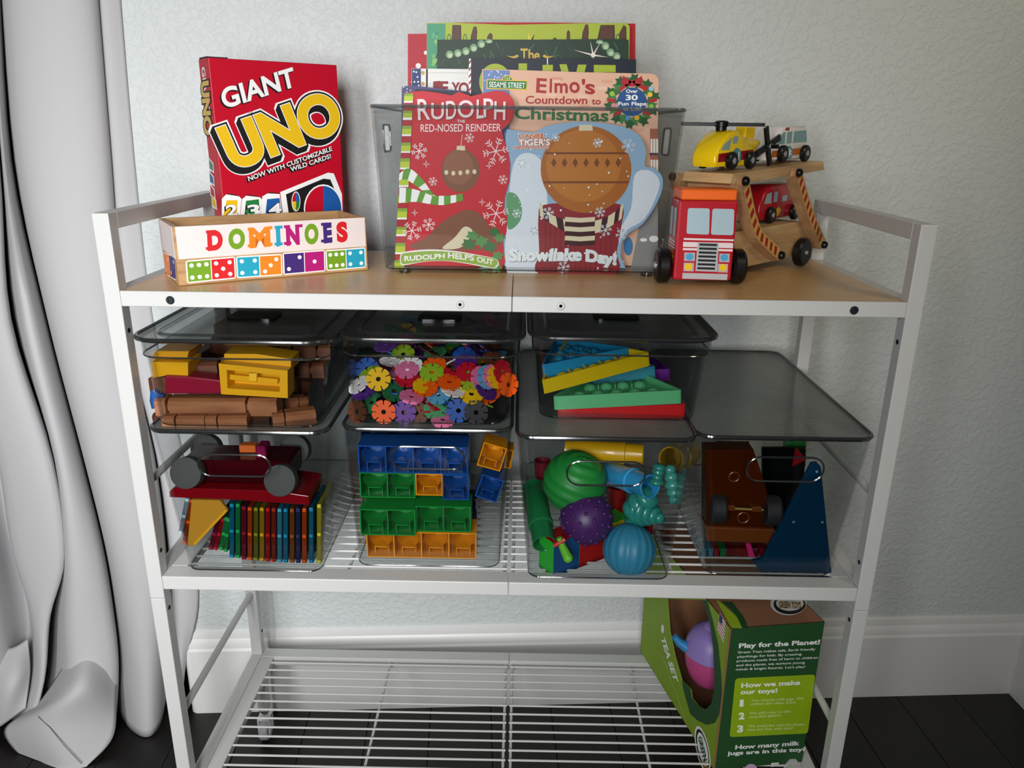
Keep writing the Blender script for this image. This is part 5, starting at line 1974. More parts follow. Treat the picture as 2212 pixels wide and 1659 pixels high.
def bubble_toy(label, col, a, b, th, depth, tilt=0.0, group='triangular bubble toys'):
    """triangular silicone popper: its long front edge runs from a to b (world), the point lies behind"""
    a, b = Vector(a), Vector(b)
    L = (b-a).length
    root = thing('bubble_toy', label, 'popping toy', a, 0, group)
    d = (b-a).normalized()
    y = Vector((0, 1, 0)) - d*d.y
    y.normalize()
    y = (Matrix.Rotation(rad(tilt), 3, d) @ y)
    z = d.cross(y)
    xf = frame(a, d, y, z)
    mat = pbr(col, 0.4)
    tri = [(0.0, 0.0), (L, 0.0), (L*0.52, depth)]
    c = Vector((L*0.507, depth/3))

    def ins(k):
        return [tuple(c+(Vector(p)-c)*k) for p in tri]

    def rnd(t, r):
        out = []
        for i in range(3):
            p, q, s_ = Vector(t[i]), Vector(t[i-1]), Vector(t[(i+1) % 3])
            for u in (0, .25, .5, .75, 1):
                s0, s1 = p+(q-p).normalized()*r, p+(s_-p).normalized()*r
                out.append(tuple(s0*(1-u)**2 + p*2*u*(1-u) + s1*u*u))
        return out
    A, B = rnd(tri, 0.005), rnd(ins(0.955), 0.004)
    m = MB()
    n = len(A)
    v = [(p[0], p[1], 0) for p in A]+[(p[0], p[1], th) for p in A]+[(p[0], p[1], th) for p in B]+[(p[0], p[1], th*0.55) for p in B]
    f = [tuple(range(n))[::-1]]
    for k in range(3):
        f += [(k*n+i, k*n+(i+1) % n, (k+1)*n+(i+1) % n, (k+1)*n+i) for i in range(n)]
    f.append(tuple(3*n+i for i in range(n)))
    m.add(v, f, mat, xf)
    m.build('tray', root)
    nr = 4
    for r_ in range(nr):
        yy = depth*(0.10+0.205*r_)
        half = L*0.5*(1-(yy+depth*0.10)/depth)*0.90
        k_ = 5-r_
        for j in range(k_):
            xx = L*(0.5+0.02*yy/depth)+(j-(k_-1)/2)*(2*half/k_)
            rb = min(half/k_*0.78, depth*0.082)
            mb_ = MB()
            mb_.lathe([(rb, 0), (rb*0.95, rb*0.35), (rb*0.7, rb*0.62), (rb*0.35, rb*0.78), (0, rb*0.82)], mat, 14, xf @ Matrix.Translation((xx, yy, th*0.55)))
            mb_.build('bubble', root)
            if j:
                mb_ = MB()
                mb_.box((xx-half/k_-0.0008, yy-rb, th*0.5), (xx-half/k_+0.0008, yy+rb, th*0.92), mat, 0, xf)
                mb_.build('divider', root)
    return root


def pc(x, y, Y):
    return P(*CC(x, y), Y)


bubble_toy('red triangular bubble toy at the bottom of the stack', '#d3131a', pc(455, 1110, .082), pc(1690, 1062, .076), 0.0185, 0.17)
bubble_toy('mint green triangular bubble toy with its bubbles showing, on the red one', '#63c184', pc(420, 998, .080), pc(1655, 936, .076), 0.0195, 0.17)
bubble_toy('yellow triangular bubble toy leaning up to the right on the mint one', '#d8b90e', pc(325, 848, .068), pc(1358, 572, .110), 0.0205, 0.13, 6)
bubble_toy('blue triangular bubble toy at the top left of the stack', '#1c86b4', pc(320, 695, .085), pc(1160, 520, .130), 0.0190, 0.12, 0)
bubble_toy('teal triangular bubble toy peeking out right of the yellow one', '#3a93a6', pc(700, 770, .150), pc(1410, 690, .150), 0.0180, 0.12)
bubble_toy('purple triangular bubble toy behind at the right', '#6c1f8c', pc(1000, 735, .180), pc(1548, 715, .170), 0.0180, 0.12)

# ------------------------------------------------------------------ lower left bin: magnetic tiles and a wheeled chassis
CL = crop(300, 900, 0.22298)


def pl(x, y, Y):
    return P(*CL(x, y), Y)


JC = {'teal blue': '#137ca0', 'green': '#1c9048', 'maroon': '#7a1232', 'orange': '#c24a10', 'olive': '#6f7a1c', 'gold': '#b98a1c', 'red': '#a81420', 'rust': '#8c2a14', 'sky': '#3f93b4', 'navy': '#28305e', 'brown': '#8a4a14', 'yellow': '#c2b81c', 'pale blue': '#9fbccb'}
def dim(c, k):
    return '#' + ''.join('%02x' % int(int(c[i:i+2], 16)*k) for i in (1, 3, 5))


JM = {k: jewel(dim(v, 0.66), 0.62, 'see_through_'+k.replace(' ', '_')) for k, v in JC.items()}
GT = 'square magnetic tiles standing on edge'


def tile(col, top, bot, depth, wd, label, group=GT, Y=0.045):
    """square see-through tile standing edge-on: top and bottom of its front edge in the crop"""
    a, b = pl(*top, Y), pl(*bot, Y)
    root = thing('magnetic_tile', label, 'magnetic tile', b, 0, group)
    up = (a-b)
    h = up.length
    z = up.normalized()
    x = Vector((0, 1, 0)).cross(z)
    xf = frame(b, x, (0, 1, 0), z)
    m = MB()
    m.box((-wd/2, 0, 0), (wd/2, depth, h), JM[col], 0.0012, xf, 2)
    m.build('tile_body', root)
    m = MB()
    for hz in (0.003, h-0.003, h*0.5):
        m.box((-wd/2*0.7, -0.0005, hz-0.0022), (wd/2*0.7, 0.0, hz+0.0022), pbr(JC[col], 0.15, coat=0.6), 0.0, xf)
        m.build('magnet_cap', root)
        m = MB()
    return root


prev = None
for col, x, yt, yb, where in (('teal blue', 898, 842, 1368, 'first upright tile of the row, beside the leaning green ones'), ('green', 957, 842, 1372, 'upright tile second in the row'), ('maroon', 1015, 868, 1386, 'upright tile third in the row'), ('orange', 1073, 876, 1394, 'upright tile fourth in the row'),
                              ('olive', 1132, 880, 1398, 'upright tile fifth in the row'), ('gold', 1190, 880, 1402, 'upright tile sixth in the row'), ('red', 1247, 884, 1406, 'upright tile seventh in the row'), ('rust', 1304, 886, 1410, 'upright tile eighth in the row'), ('sky', 1361, 890, 1414, 'upright tile ninth in the row'),
                              ('teal blue', 1419, 890, 1416, 'upright tile tenth in the row, right of the sky blue one'), ('brown', 1482, 892, 1418, 'upright tile eleventh in the row'), ('navy', 1540, 892, 1420, 'upright tile twelfth in the row'), ('orange', 1601, 890, 1422, 'upright tile second from the right end of the row'), ('teal blue', 1668, 884, 1420, 'upright tile at the right end of the row'), ('yellow', 1745, 850, 1424, 'upright tile against the right wall of the lower left bin')):
    tile(col, (x, yt), (x, yb), 0.075, 0.0068, col+' '+where)
tile('maroon', (770, 985), (690, 1290), 0.075, 0.0066, 'maroon tile leaning left of the row')
tile('red', (815, 985), (735, 1294), 0.075, 0.0062, 'red tile leaning beside the maroon one')
tile('green', (850, 975), (792, 1296), 0.075, 0.0066, 'green tile leaning against the row')
tile('green', (868, 985), (838, 1312), 0.075, 0.0055, 'second green tile leaning against the row')
tile('orange', (510, 800), (440, 1238), 0.075, 0.0066, 'orange tile leaning at the left of the lower left bin')
tile('pale blue', (470, 790), (400, 1138), 0.075, 0.0066, 'pale blue tile leaning at the far left of the lower left bin')
g3 = thing('triangle_tile', 'gold see-through triangle tile leaning in front of the leaning tiles', 'magnetic tile', pl(600, 1250, 0.035))
m = MB()
tri = [tuple(pl(*q, 0.036).xz) for q in ((515, 800), (790, 806), (862, 900), (530, 1252), (472, 1245))]
m.prism(tri, 0.034, 0.040, jewel('#b8862c', 0.75, 'see_through_amber'), None, 0.001)
m.build('tile_body', g3)
m = MB()
m.tube([pl(540, 1235, 0.034), pl(855, 900, 0.034)], 0.0022, pbr('#c8921c', 0.2, coat=0.5), 8)
m.build('edge_bar', g3)
rp = thing('plate_tile', 'flat dark red tile lying on top of the row of tiles', 'magnetic tile', pl(970, 850, 0.03))
m = MB()
m.prism([tuple(pl(*q, 0.030).xz) for q in ((292, 730), (340, 688), (1300, 720), (1645, 770), (1650, 858), (900, 806), (296, 782))], 0.030, 0.105, jewel('#7e0914', 0.72, 'see_through_red'), None, 0.001)
m.build('tile_body', rp)
ch = thing('wheeled_chassis', 'dark red see-through toy car chassis on four grey wheels lying above the tiles', 'toy car', pl(900, 640, 0.05))
m = MB()
ra, rb = pl(470, 600, 0.06), pl(1480, 400, 0.06)
m.box((ra.x, 0.046, ra.z), (rb.x, 0.105, rb.z), jewel('#32040b', 0.8, 'see_through_wine'), 0.003)
m.build('body', ch)
m = MB()
q0 = pl(1180, 330, 0.07)
m.box((q0.x-0.004, 0.06, q0.z-0.02), (q0.x+0.010, 0.085, q0.z+0.010), jewel('#8c1c4c', 0.6, 'see_through_plum'), 0.002)
m.box((pl(950, 0, 0.08).x, 0.075, pl(0, 320, 0.08).z), (pl(1110, 0, 0.08).x, 0.09, pl(0, 250, 0.08).z), pbr('#b0561c', 0.4), 0.001)
m.build('cabin', ch)
WG = pbr('#3b3d3b', 0.75)
for x, y, Y in ((450, 548, 0.028), (1362, 622, 0.028), (640, 320, 0.115), (1500, 325, 0.115)):
    m = MB()
    c = pl(x, y, Y)
    m.lathe([(0.0, 0.001), (0.0185, 0.001), (0.0218, 0.0), (0.0222, -0.004), (0.0222, -0.014), (0.02, -0.016), (0, -0.016)], WG, 28, axis_frame(c, (-0.05, -0.96, 0.26)))
    m.build('wheel', ch)

# ------------------------------------------------------------------ lower middle bin: hollow building bricks
CBR = crop(720, 900, 0.22298)


def brick(label, col, x0, x1, y0, y1, n, Y=0.052, d=0.042, ang=0.0):
    """hollow brick with its open underside to the front; n cells side by side"""
    a, b = P(*CBR(x0, y1), Y), P(*CBR(x1, y0), Y)
    w_, h = b.x-a.x, b.z-a.z
    root = thing('building_brick', label, 'toy brick', (a.x+w_/2, Y, a.z), 0, 'hollow building bricks', e=(0, ang, 0))
    mat = pbr(col, 0.22, coat=0.3)
    t = 0.0016
    m = MB()
    X0 = -w_/2
    m.box((X0, 0, 0), (X0+w_, d, t), mat)
    m.box((X0, 0, h-t), (X0+w_, d, h), mat)
    m.box((X0, d-t, t), (X0+w_, d, h-t), mat)
    for k in (0, 1):
        xx = X0 if k == 0 else X0+w_-t
        m.box((xx, 0, t), (xx+t, d-t, h-t), mat)
    m.build('shell', root, world=False)
    cw = w_/n
    for k in range(n):
        cx = X0+cw*(k+0.5)
        if k:
            m = MB()
            m.box((X0+cw*k-t/2, 0.0006, t), (X0+cw*k+t/2, d-t, h-t), mat)
            m.build('divider', root, world=False)
        m = MB()       # hollow stud seen from below
        r = cw*0.43
        cz = h*0.70
        seg = []
        vs, fs = [], []
        K = 14
        for i in range(K+1):
            th_ = PI + PI*i/K
            seg.append((cx+r*math.cos(th_), max(cz+r*math.sin(th_)*0.95, t*1.1)))
        for p in seg:
            vs.append((p[0], d*0.20, p[1]))
        for p in seg:
            vs.append((cx+(p[0]-cx)*0.82, d*0.88, cz+(p[1]-cz)*0.78))
        for i in range(K):
            fs.append((i, i+1, K+1+i+1, K+1+i))
        m.add(vs, fs, mat)
        m.build('stud_hollow', root, world=False)
        m = MB()
        m.box((cx-cw*0.24, d*0.10, h*0.335), (cx+cw*0.24, d*0.55, h*0.365), mat)
        m.box((cx-cw*0.25, d*0.25, t), (cx-cw*0.25+0.0009, d*0.9, h*0.34), mat)
        m.box((cx+cw*0.25, d*0.25, t), (cx+cw*0.25+0.0009, d*0.9, h*0.34), mat)
        m.build('rib', root, world=False)
    for k in range(n):           # studs on the far side
        m = MB()
        m.lathe([(cw*0.3, 0), (cw*0.3, 0.006), (0, 0.0065)], mat, 14, axis_frame((X0+cw*(k+.5), d, h/2), (0, 1, 0)))
        m.build('stud', root, world=False)
    return root


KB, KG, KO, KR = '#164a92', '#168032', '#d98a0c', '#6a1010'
brick('long blue four-cell brick lying at the top', KB, 248, 1305, 296, 543, 4, 0.052)
brick('green two-cell brick in the second row at the left', KG, 262, 788, 549, 782, 2, 0.052)
brick('orange single brick in the second row between green and blue', KO, 798, 1058, 556, 762, 1, 0.052)
brick('blue single brick in the second row at the right', KB, 1060, 1312, 566, 806, 1, 0.052)
brick('green two-cell brick in the third row at the left', KG, 265, 792, 905, 1146, 2, 0.039)
brick('green two-cell brick in the third row at the right', KG, 805, 1332, 875, 1112, 2, 0.048)
brick('long orange four-cell brick at the bottom', KO, 328, 1385, 1130, 1360, 4, 0.048)
brick('orange single brick tilted at the top right', KO, 1385, 1620, 270, 500, 1, 0.062, 0.036, 16)
brick('blue single brick tilted below the tilted orange one', KB, 1365, 1585, 580, 800, 1, 0.060, 0.036, 18)
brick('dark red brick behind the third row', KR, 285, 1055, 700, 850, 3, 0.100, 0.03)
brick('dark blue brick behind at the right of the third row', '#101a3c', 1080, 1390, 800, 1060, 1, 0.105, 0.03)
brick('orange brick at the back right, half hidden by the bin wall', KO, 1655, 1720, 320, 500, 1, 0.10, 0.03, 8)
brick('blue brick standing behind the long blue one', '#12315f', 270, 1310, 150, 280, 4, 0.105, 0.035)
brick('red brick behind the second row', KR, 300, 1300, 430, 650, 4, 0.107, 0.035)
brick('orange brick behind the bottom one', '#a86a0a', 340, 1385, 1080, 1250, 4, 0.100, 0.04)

# ------------------------------------------------------------------ lower bin of balls and tubes
CD = crop(1090, 900, 0.23504)


def pd(x, y, Y):
    return P(*CD(x, y), Y)


def ball(label, col, x, y, Y, rpx, fn=None, rough=0.45, bumps=0, axis=(0, 0, 1)):
    c = pd(x, y, Y)
    r = rpx*0.23504*(Vector((c.x, c.y, c.z))-CAM).dot(_fw)/FPX
    root = thing('textured_ball', label, 'ball', (c.x, c.y, c.z-r), 0, 'textured rubber balls')
    mat = pbr(col, rough)
    m = MB()
    m.sphere((0, 0, 0), r, mat, 72, 36, fn)
    q_ = Vector(axis).normalized().to_track_quat('Z', 'Y').to_matrix().to_4x4()
    q_.translation = (0, 0, r)
    m.v = [q_ @ v for v in m.v]
    m.build('ball', root, world=False, smooth=80)
    for k in range(bumps):
        zz = 1-2*(k+0.5)/bumps
        ph = k*2.39996
        d = Vector((math.sqrt(1-zz*zz)*math.cos(ph), math.sqrt(1-zz*zz)*math.sin(ph), zz))
        m = MB()
        m.lathe([(r*0.085, -0.001), (r*0.075, r*0.03), (r*0.05, r*0.065), (r*0.02, r*0.078), (0, r*0.08)], mat, 10, axis_frame(Vector((0, 0, r))+d*r*0.985, d))
        m.build('nub', root, world=False, smooth=60)
    return root


ball('green rubber ball with swirling ridges, largest and at the back', '#1f7f34', 645, 600, .105, 288, lambda t, p: 1+0.028*math.sin(17*t+1.5*math.sin(2*p)), axis=(0.35, -0.35, 1))
ball('dark purple rubber ball covered with nubs', '#43205a', 752, 935, .070, 242, None, 0.4, 78)
ball('blue rubber ball with vertical ridges at the front right', '#2f7d9c', 1146, 1220, .052, 240, lambda t, p: 1+0.05*(abs(math.sin(9*p))**0.6-0.6)*math.sin(t), axis=(0.10, 0.45, 1))


def toy_tube(label, col, a, b, r, ring, end=True):
    a, b = Vector(a), Vector(b)
    root = thing('toy_tube', label, 'toy tube', a, 0, 'plastic connector tubes')
    mat = pbr(col, 0.3, coat=0.3)
    L = (b-a).length
    xf = axis_frame(a, b-a)
    m = MB()
    m.lathe([(r*0.9, 0), (r*0.9, L*0.12), (r, L*0.14), (r, L*ring), (r*1.06, L*ring), (r*1.06, L*(ring+0.05)), (r*0.93, L*(ring+0.06)), (r*0.93, L), (r*0.84, L), (r*0.84, L*0.3), (0, L*0.28)], mat, 28, xf)
    m.build('tube', root, smooth=40)
    m = MB()
    m.tube([xf @ Vector((r*0.9*math.cos(k*PI/12), r*0.9*math.sin(k*PI/12), L)) for k in range(24)], r*0.07, mat, 6, closed=True)
    m.build('end_ring', root)
    return root


toy_tube('green plastic tube leaning down the left front of the bin, open end down', '#17693a', pd(262, 640, .135), pd(364, 1165, .034), 0.0175, 0.66)
toy_tube('light blue plastic tube pointing right, open end towards the viewer', '#2f8fc4', pd(900, 500, .150), pd(1338, 642, .050), 0.0175, 0.62)
toy_tube('yellow plastic tube lying across the back of the ball bin', '#c79a12', pd(560, 300, .150), pd(1270, 345, .130), 0.0165, 0.72)
toy_tube('second yellow plastic tube at the right back of the ball bin', '#b08a14', pd(1700, 330, .20), pd(1530, 390, .13), 0.020, 0.6)
TEAL = '#2a8277'


def stacker(label, col, a, b, rads, bead=0):
    a, b = Vector(a), Vector(b)
    root = thing('spiral_toy', label, 'toy figure', a, 0, 'teal plastic pieces')
    mat = pbr(col, 0.25, coat=0.4)
    n = len(rads)
    L = (b-a).length
    m = MB()
    prof = [(0, -0.001)]
    for i, r in enumerate(rads):
        h0, h1 = L*i/n, L*(i+1)/n
        prof += [(r*0.8, h0+(h1-h0)*0.05), (r, h0+(h1-h0)*0.3), (r, h0+(h1-h0)*0.65), (r*0.8, h1-(h1-h0)*0.05)]
    prof.append((0, L+0.001))
    m.lathe(prof, mat, 22, axis_frame(a, b-a))
    m.build('piece', root, smooth=60)
    return root


stacker('teal ringed cone pointing to the lower right', TEAL, pd(1240, 850, .070), pd(1450, 945, .035), [0.023, 0.0215, 0.017, 0.0125, 0.008])
stacker('small upright teal post above the light blue tube mouth', TEAL, pd(1390, 620, .060), pd(1424, 440, .060), [0.010, 0.0075, 0.0085, 0.0085])
stacker('long teal rod leaning at the right wall of the ball bin', '#3f9084', pd(1575, 790, .070), pd(1510, 450, .075), [0.010, 0.011, 0.0115, 0.010, 0.0085])
stacker('teal knobby piece under the light blue tube mouth', TEAL, pd(1150, 880, .080), pd(1345, 720, .055), [0.016, 0.019, 0.017])
stacker('teal stub beside the blue ball', '#24776c', pd(1180, 1010, .075), pd(1250, 820, .080), [0.015, 0.014, 0.012])
cubes = thing('folding_cube', 'folding cube puzzle with green, blue, red and yellow faces on the bin floor', 'toy cube', pd(440, 1490, .03))
FC = [pbr('#21a52c', 0.45), pbr('#0f4478', 0.45), pbr('#9c1010', 0.45), pbr('#d8b012', 0.45)]
K0 = pd(444, 1480, .024)
s2 = 0.034
dx = Vector((0.82, 0.57, 0)).normalized()
dy = Vector((-0.57, 0.82, 0)).normalized()
xf = frame(K0 + Vector((0, 0, 0)), dx, dy, (0, 0, 1))
for i in range(4):
    s = 0.047
    m = MB()
    c = [(i*s, 0, 0), ((i+1)*s-0.0006, 0, 0), ((i+1)*s-0.0006, s2, 0), (i*s, s2, 0)]
    v = c+[(p[0], p[1], s*1.15) for p in c]
    m.add(v, [(0, 1, 5, 4)], FC[(1, 2, 3, 1)[i]], xf)
    m.add(v, [(3, 0, 4, 7)], FC[(0, 0, 0, 0)[i]], xf)
    m.add(v, [(4, 5, 6, 7), (1, 2, 6, 5), (2, 3, 7, 6), (0, 3, 2, 1)], FC[(2, 1, 0, 2)[i]], xf)
    m.build('cube', cubes)
lt = thing('teether', 'small lime teether lying on the cube puzzle', 'teether', pd(560, 1290, .022))
m = MB()
m.tube([pd(500, 1110, .022), pd(530, 1190, .020), pd(580, 1295, .018)], [0.004, 0.0055, 0.007], pbr('#5fae2a', 0.4), 12)
m.sphere(pd(582, 1296, .018), 0.0072, pbr('#5fae2a', 0.4), 16, 10)
m.build('handle', lt)
m = MB()
m.tube([pd(455, 1185, .020), pd(520, 1150, .019), pd(556, 1125, .020)], 0.0035, pbr('#b0302a', 0.4), 10)
m.build('link', lt)
for nm, x0, y0, x1, y1, Y, c, lab in (('red_cup', 930, 900, 1110, 640, .15, '#7c1414', 'dark red cup standing behind the nubbed ball'), ('maroon_cup', 270, 560, 420, 400, .17, '#5f1420', 'maroon cup behind the green ridged ball'), ('red_cup', 1290, 1080, 1360, 985, .12, '#a11218', 'small red cup behind the blue ball')):
    o_ = thing(nm, lab, 'toy cup', pd((x0+x1)/2, y0, Y))
    m = MB()
    h_ = (pd(x0, y1, Y)-pd(x0, y0, Y)).z
    w_ = abs(pd(x1, y0, Y).x-pd(x0, y0, Y).x)/2
    m.lathe([(0, 0), (w_*0.85, 0), (w_, h_), (w_*0.92, h_), (w_*0.78, 0.004), (0, 0.004)], pbr(c, 0.4), 24, frame(pd((x0+x1)/2, y0, Y)))
    m.build('cup', o_)

# ------------------------------------------------------------------ lower right bin: amber chassis, blue triangle
CE = crop(1500, 880, 0.22906)


def pe(x, y, Y):
    return P(*CE(x, y), Y)


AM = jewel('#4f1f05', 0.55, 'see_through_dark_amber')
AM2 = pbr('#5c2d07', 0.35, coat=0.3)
ac = thing('amber_chassis', 'dark amber see-through toy car chassis standing on its nose with black wheels', 'toy car', pe(430, 1290, .05))
m = MB()
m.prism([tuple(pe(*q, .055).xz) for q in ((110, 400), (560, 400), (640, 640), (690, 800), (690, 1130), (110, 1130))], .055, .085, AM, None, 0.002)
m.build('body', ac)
m = MB()
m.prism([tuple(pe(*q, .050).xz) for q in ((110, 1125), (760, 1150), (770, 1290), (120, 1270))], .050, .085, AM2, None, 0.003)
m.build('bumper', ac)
m = MB()
m.tube([pe(300, 950, .048), pe(650, 966, .048)], 0.0018, pbr('#b89a5a', 0.3, metal=0.6), 8)
m.build('axle', ac)
for x, y in ((340, 955), (590, 966)):
    m = MB()
    a = pe(x, y, .046)
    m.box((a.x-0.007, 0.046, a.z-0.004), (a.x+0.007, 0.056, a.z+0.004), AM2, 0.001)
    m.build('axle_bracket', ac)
for x, y in ((215, 950), (725, 970)):
    m = MB()
    a = pe(x, y, .056)
    m.lathe([(0.004, -0.0105), (0.019, -0.0105), (0.0215, -0.007), (0.0215, 0.007), (0.019, 0.0105), (0.004, 0.0105)], pbr('#1b1c1e', 0.6), 24, axis_frame(a, (1, 0, 0)))
    m.build('wheel', ac)
for x, y, r in ((375, 655, 0.007), (462, 1040, 0.008)):
    m = MB()
    a = pe(x, y, .0535)
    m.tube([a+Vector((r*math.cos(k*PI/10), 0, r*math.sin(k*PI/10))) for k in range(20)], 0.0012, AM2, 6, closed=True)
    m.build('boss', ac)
tb = thing('triangle_tile', 'dark blue see-through triangle tile with rivets standing at the bin front', 'magnetic tile', pe(960, 1600, .040))
m = MB()
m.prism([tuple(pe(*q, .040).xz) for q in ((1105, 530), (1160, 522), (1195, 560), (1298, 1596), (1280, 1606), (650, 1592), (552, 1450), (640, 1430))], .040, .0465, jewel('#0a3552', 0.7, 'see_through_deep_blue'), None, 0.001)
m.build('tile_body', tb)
for x, y in ((1155, 606), (935, 1080), (1205, 1082), (706, 1566), (1250, 1582)):
    m = MB()
    a = pe(x, y, .0398)
    m.lathe([(0.0018, 0), (0.0018, 0.0006), (0, 0.0007)], pbr('#7fa6b8', 0.3, metal=0.4), 10, axis_frame(a, (0, -1, 0)))
    m.build('rivet', tb)
for k, (col, x) in enumerate((('teal blue', 95), ('sky', 148), ('red', 205), ('green', 262), ('maroon', 330), ('rust', 400), ('red', 470), ('maroon', 560), ('red', 650))):
    a = pe(x, 1410, .052)
    o_ = thing('magnetic_tile', ('teal blue tile edge at the left end of the short floor row', 'sky blue tile edge second in the short floor row', 'red tile edge left of the green one on the bin floor', 'green tile edge on the floor of the lower right bin', 'maroon tile edge right of the green one on the bin floor', 'rust tile edge in the middle of the short floor row', 'red tile edge right of the rust one on the bin floor', 'maroon tile edge near the right end of the short floor row', 'red tile edge at the right end of the short floor row')[k], 'magnetic tile', a, 0, 'tiles on the floor of the right bin')
    m = MB()
    m.box((a.x-0.006, 0.052, a.z), (a.x+0.006, 0.125, a.z+0.013), JM[col], 0.001)
    m.build('tile_body', o_)
o_ = thing('magnetic_tile', 'pink tile leaning in front of the short floor row', 'magnetic tile', pe(535, 1415, .046))
m = MB()
m.prism([tuple(pe(*q, .046).xz) for q in ((485, 1290), (530, 1285), (570, 1410), (515, 1415))], .046, .050, pbr('#a8205c', 0.3))
m.build('tile_body', o_)
for lab, c, poly, Y in (('green upright tile at the back of the lower right bin', '#2d7a3c', ((860, 250), (1060, 260), (1050, 560), (860, 560)), .16), ('red triangle tile behind the blue triangle', '#7c1218', ((960, 380), (1060, 495), (930, 560)), .10), ('dark olive tile behind the amber chassis', '#4f4c14', ((210, 330), (520, 330), (500, 560), (220, 560)), .12), ('black panel tile in the middle of the lower right bin', '#0a0d0c', ((640, 380), (1050, 380), (1000, 1500), (640, 1500)), .14)):
    a = [pe(*q, Y) for q in poly]
    o_ = thing('magnetic_tile', lab, 'magnetic tile', (a[0].x, Y, min(p.z for p in a)))
    m = MB()
    m.prism([tuple(p.xz) for p in a], Y, Y+0.006, jewel(c, 0.8), None, 0.001)
    m.build('tile_body', o_)


# ================================================================== green toy box on the bottom tier
GBX = thing('toy_box', 'tall green cardboard toy box with white text and a cut-out window on the bottom tier', 'toy box', (0.3335, 0.066, ZL), 8.0)
GW, GH = 0.150, 0.268
GDIR = Vector((-0.075, 0.300, 0))          # the left face runs back along this line
inv = GBX.matrix_basis.inverted()
gd = (inv.to_3x3() @ GDIR)
DG, LG, CARD = pbr('#1d4a22', 0.6, name='dark_green_card'), pbr('#7d9c1c', 0.55, name='lime_card'), pbr('#8d6043', 0.8, name='brown_card')
CR6 = crop(1390, 1240, 0.25255)
c00, c10 = Vector((0, 0, 0)), Vector((GW, 0, 0))
c01, c11 = c00+gd, c10+gd
UPV = Vector((0, 0, GH))


def gquad(name, pts, mat, th, nrm):
    m = MB()
    n = Vector(nrm)*th
    k = len(pts)
    v = [Vector(p) for p in pts]+[Vector(p)+n for p in pts]
    m.add(v, [tuple(range(k)), tuple(range(2*k-1, k-1, -1))]+[(i, k+i, k+(i+1) % k, (i+1) % k) for i in range(k)], mat)
    return m.build(name, GBX, world=False)


gquad('front_panel', [c00, c10, c10+UPV, c00+UPV], DG, 0.001, (0, 1, 0))
gquad('back_panel', [c01, c11, c11+UPV, c01+UPV], CARD, -0.001, (0, 1, 0))
gquad('side_panel', [c10, c11, c11+UPV, c10+UPV], DG, -0.001, (1, 0, 0))
gquad('bottom_panel', [c00, c10, c11, c01], CARD, 0.001, (0, 0, 1))
gquad('top_panel', [c00+UPV, c10+UPV, c11+UPV, c01+UPV], CARD, -0.001, (0, 0, 1))
# left face with the window cut out
gu = gd.normalized()
GL_ = gd.length
lf = frame(c01, -gu, Vector((0, 0, 1)).cross(-gu), (0, 0, 1))      # u from the back edge to the front edge
inw = (lf.to_3x3() @ Vector((0, 1, 0)))
lmap = facemap(GBX, lf, CR6)
win = [lmap(*p) for p in ((205, 212), (225, 480), (270, 700), (330, 910), (372, 950), (405, 985), (415, 1055), (470, 1130), (530, 1160), (580, 1110), (606, 1000), (606, 860), (598, 640), (570, 430), (535, 300), (500, 222))]
win = [(min(max(p[0], 0.012), GL_-0.012), min(max(p[1], 0.012), GH-0.002)) for p in win]
WINL = win
outer = [(0, 0), (GL_, 0), (GL_, GH), (0, GH)]


def ringface(mb, out, inn, depth, mat, xf):
    """flat panel with a hole: bmesh triangle fill between two loops, given thickness"""
    bm = bmesh.new()
    a = [bm.verts.new((p[0], 0, p[1])) for p in out]
    b = [bm.verts.new((p[0], 0, p[1])) for p in inn]
    es = [bm.edges.new((l[i], l[(i+1) % len(l)])) for l in (a, b) for i in range(len(l))]
    bmesh.ops.triangle_fill(bm, edges=es, use_beauty=True, use_dissolve=False)
    r = bmesh.ops.extrude_face_region(bm, geom=list(bm.faces))
    for v in r['geom']:
        if isinstance(v, bmesh.types.BMVert):
            v.co.y += depth
    mb.bm(bm, mat, xf)


m = MB()
ringface(m, outer, win, 0.0012, LG, lf)
m.build('window_panel', GBX, world=False)
pr = Print(lf)
pr.map = lmap
# dark border band around the window, left of it open to the back edge
cw = Vector((sum(p[0] for p in win)/len(win), sum(p[1] for p in win)/len(win)))
band = [((cw+(Vector(p)-cw)*1.0)) for p in win]
bo = [lmap(*p) for p in ((330, 915), (345, 1000), (400, 1195), (460, 1250), (540, 1290), (610, 1275), (650, 1200), (672, 1050), (668, 880), (640, 600), (590, 380), (545, 222), (500, 222))]
ids = list(range(3, len(win)))
inn = [win[i] for i in ids]
k = min(len(bo), len(inn))
for i in range(k-1):
    pr.poly([inn[i], inn[i+1], bo[i+1], bo[i]], DG, 1, False)
WT = pbr('#e8e8e4', 0.6)
pr.text('TEA SET', (150, 545), (262, 910), 0, WT, 2, off=0.04, hp=(186, 545))
pr.poly(ell(165, 470, 12, 38, 16), WT, 2)
pr.line((165, 700), (370, 1270), 0.0012, pbr('#c9d38a', 0.6), 2)
pr.poly([(655, 325), (705, 405), (690, 590), (632, 470)], WT, 2)
for i in range(6):
    f0, f1 = i/6+0.02, i/6+0.09
    a0, a1 = (655, 325), (632, 470)
    b0, b1 = (705, 405), (690, 590)
    q = lambda f: ((a0[0]+(a1[0]-a0[0])*f, a0[1]+(a1[1]-a0[1])*f), (b0[0]+(b1[0]-b0[0])*f, b0[1]+(b1[1]-b0[1])*f))
    (p0, p1), (p2, p3) = q(f0), q(f1)
    pr.poly([p0, p1, p3, p2], pbr('#a02a34', 0.6), 3)
pr.poly([(656, 338), (680, 378), (672, 440), (648, 402)], pbr('#263a66', 0.6), 4)
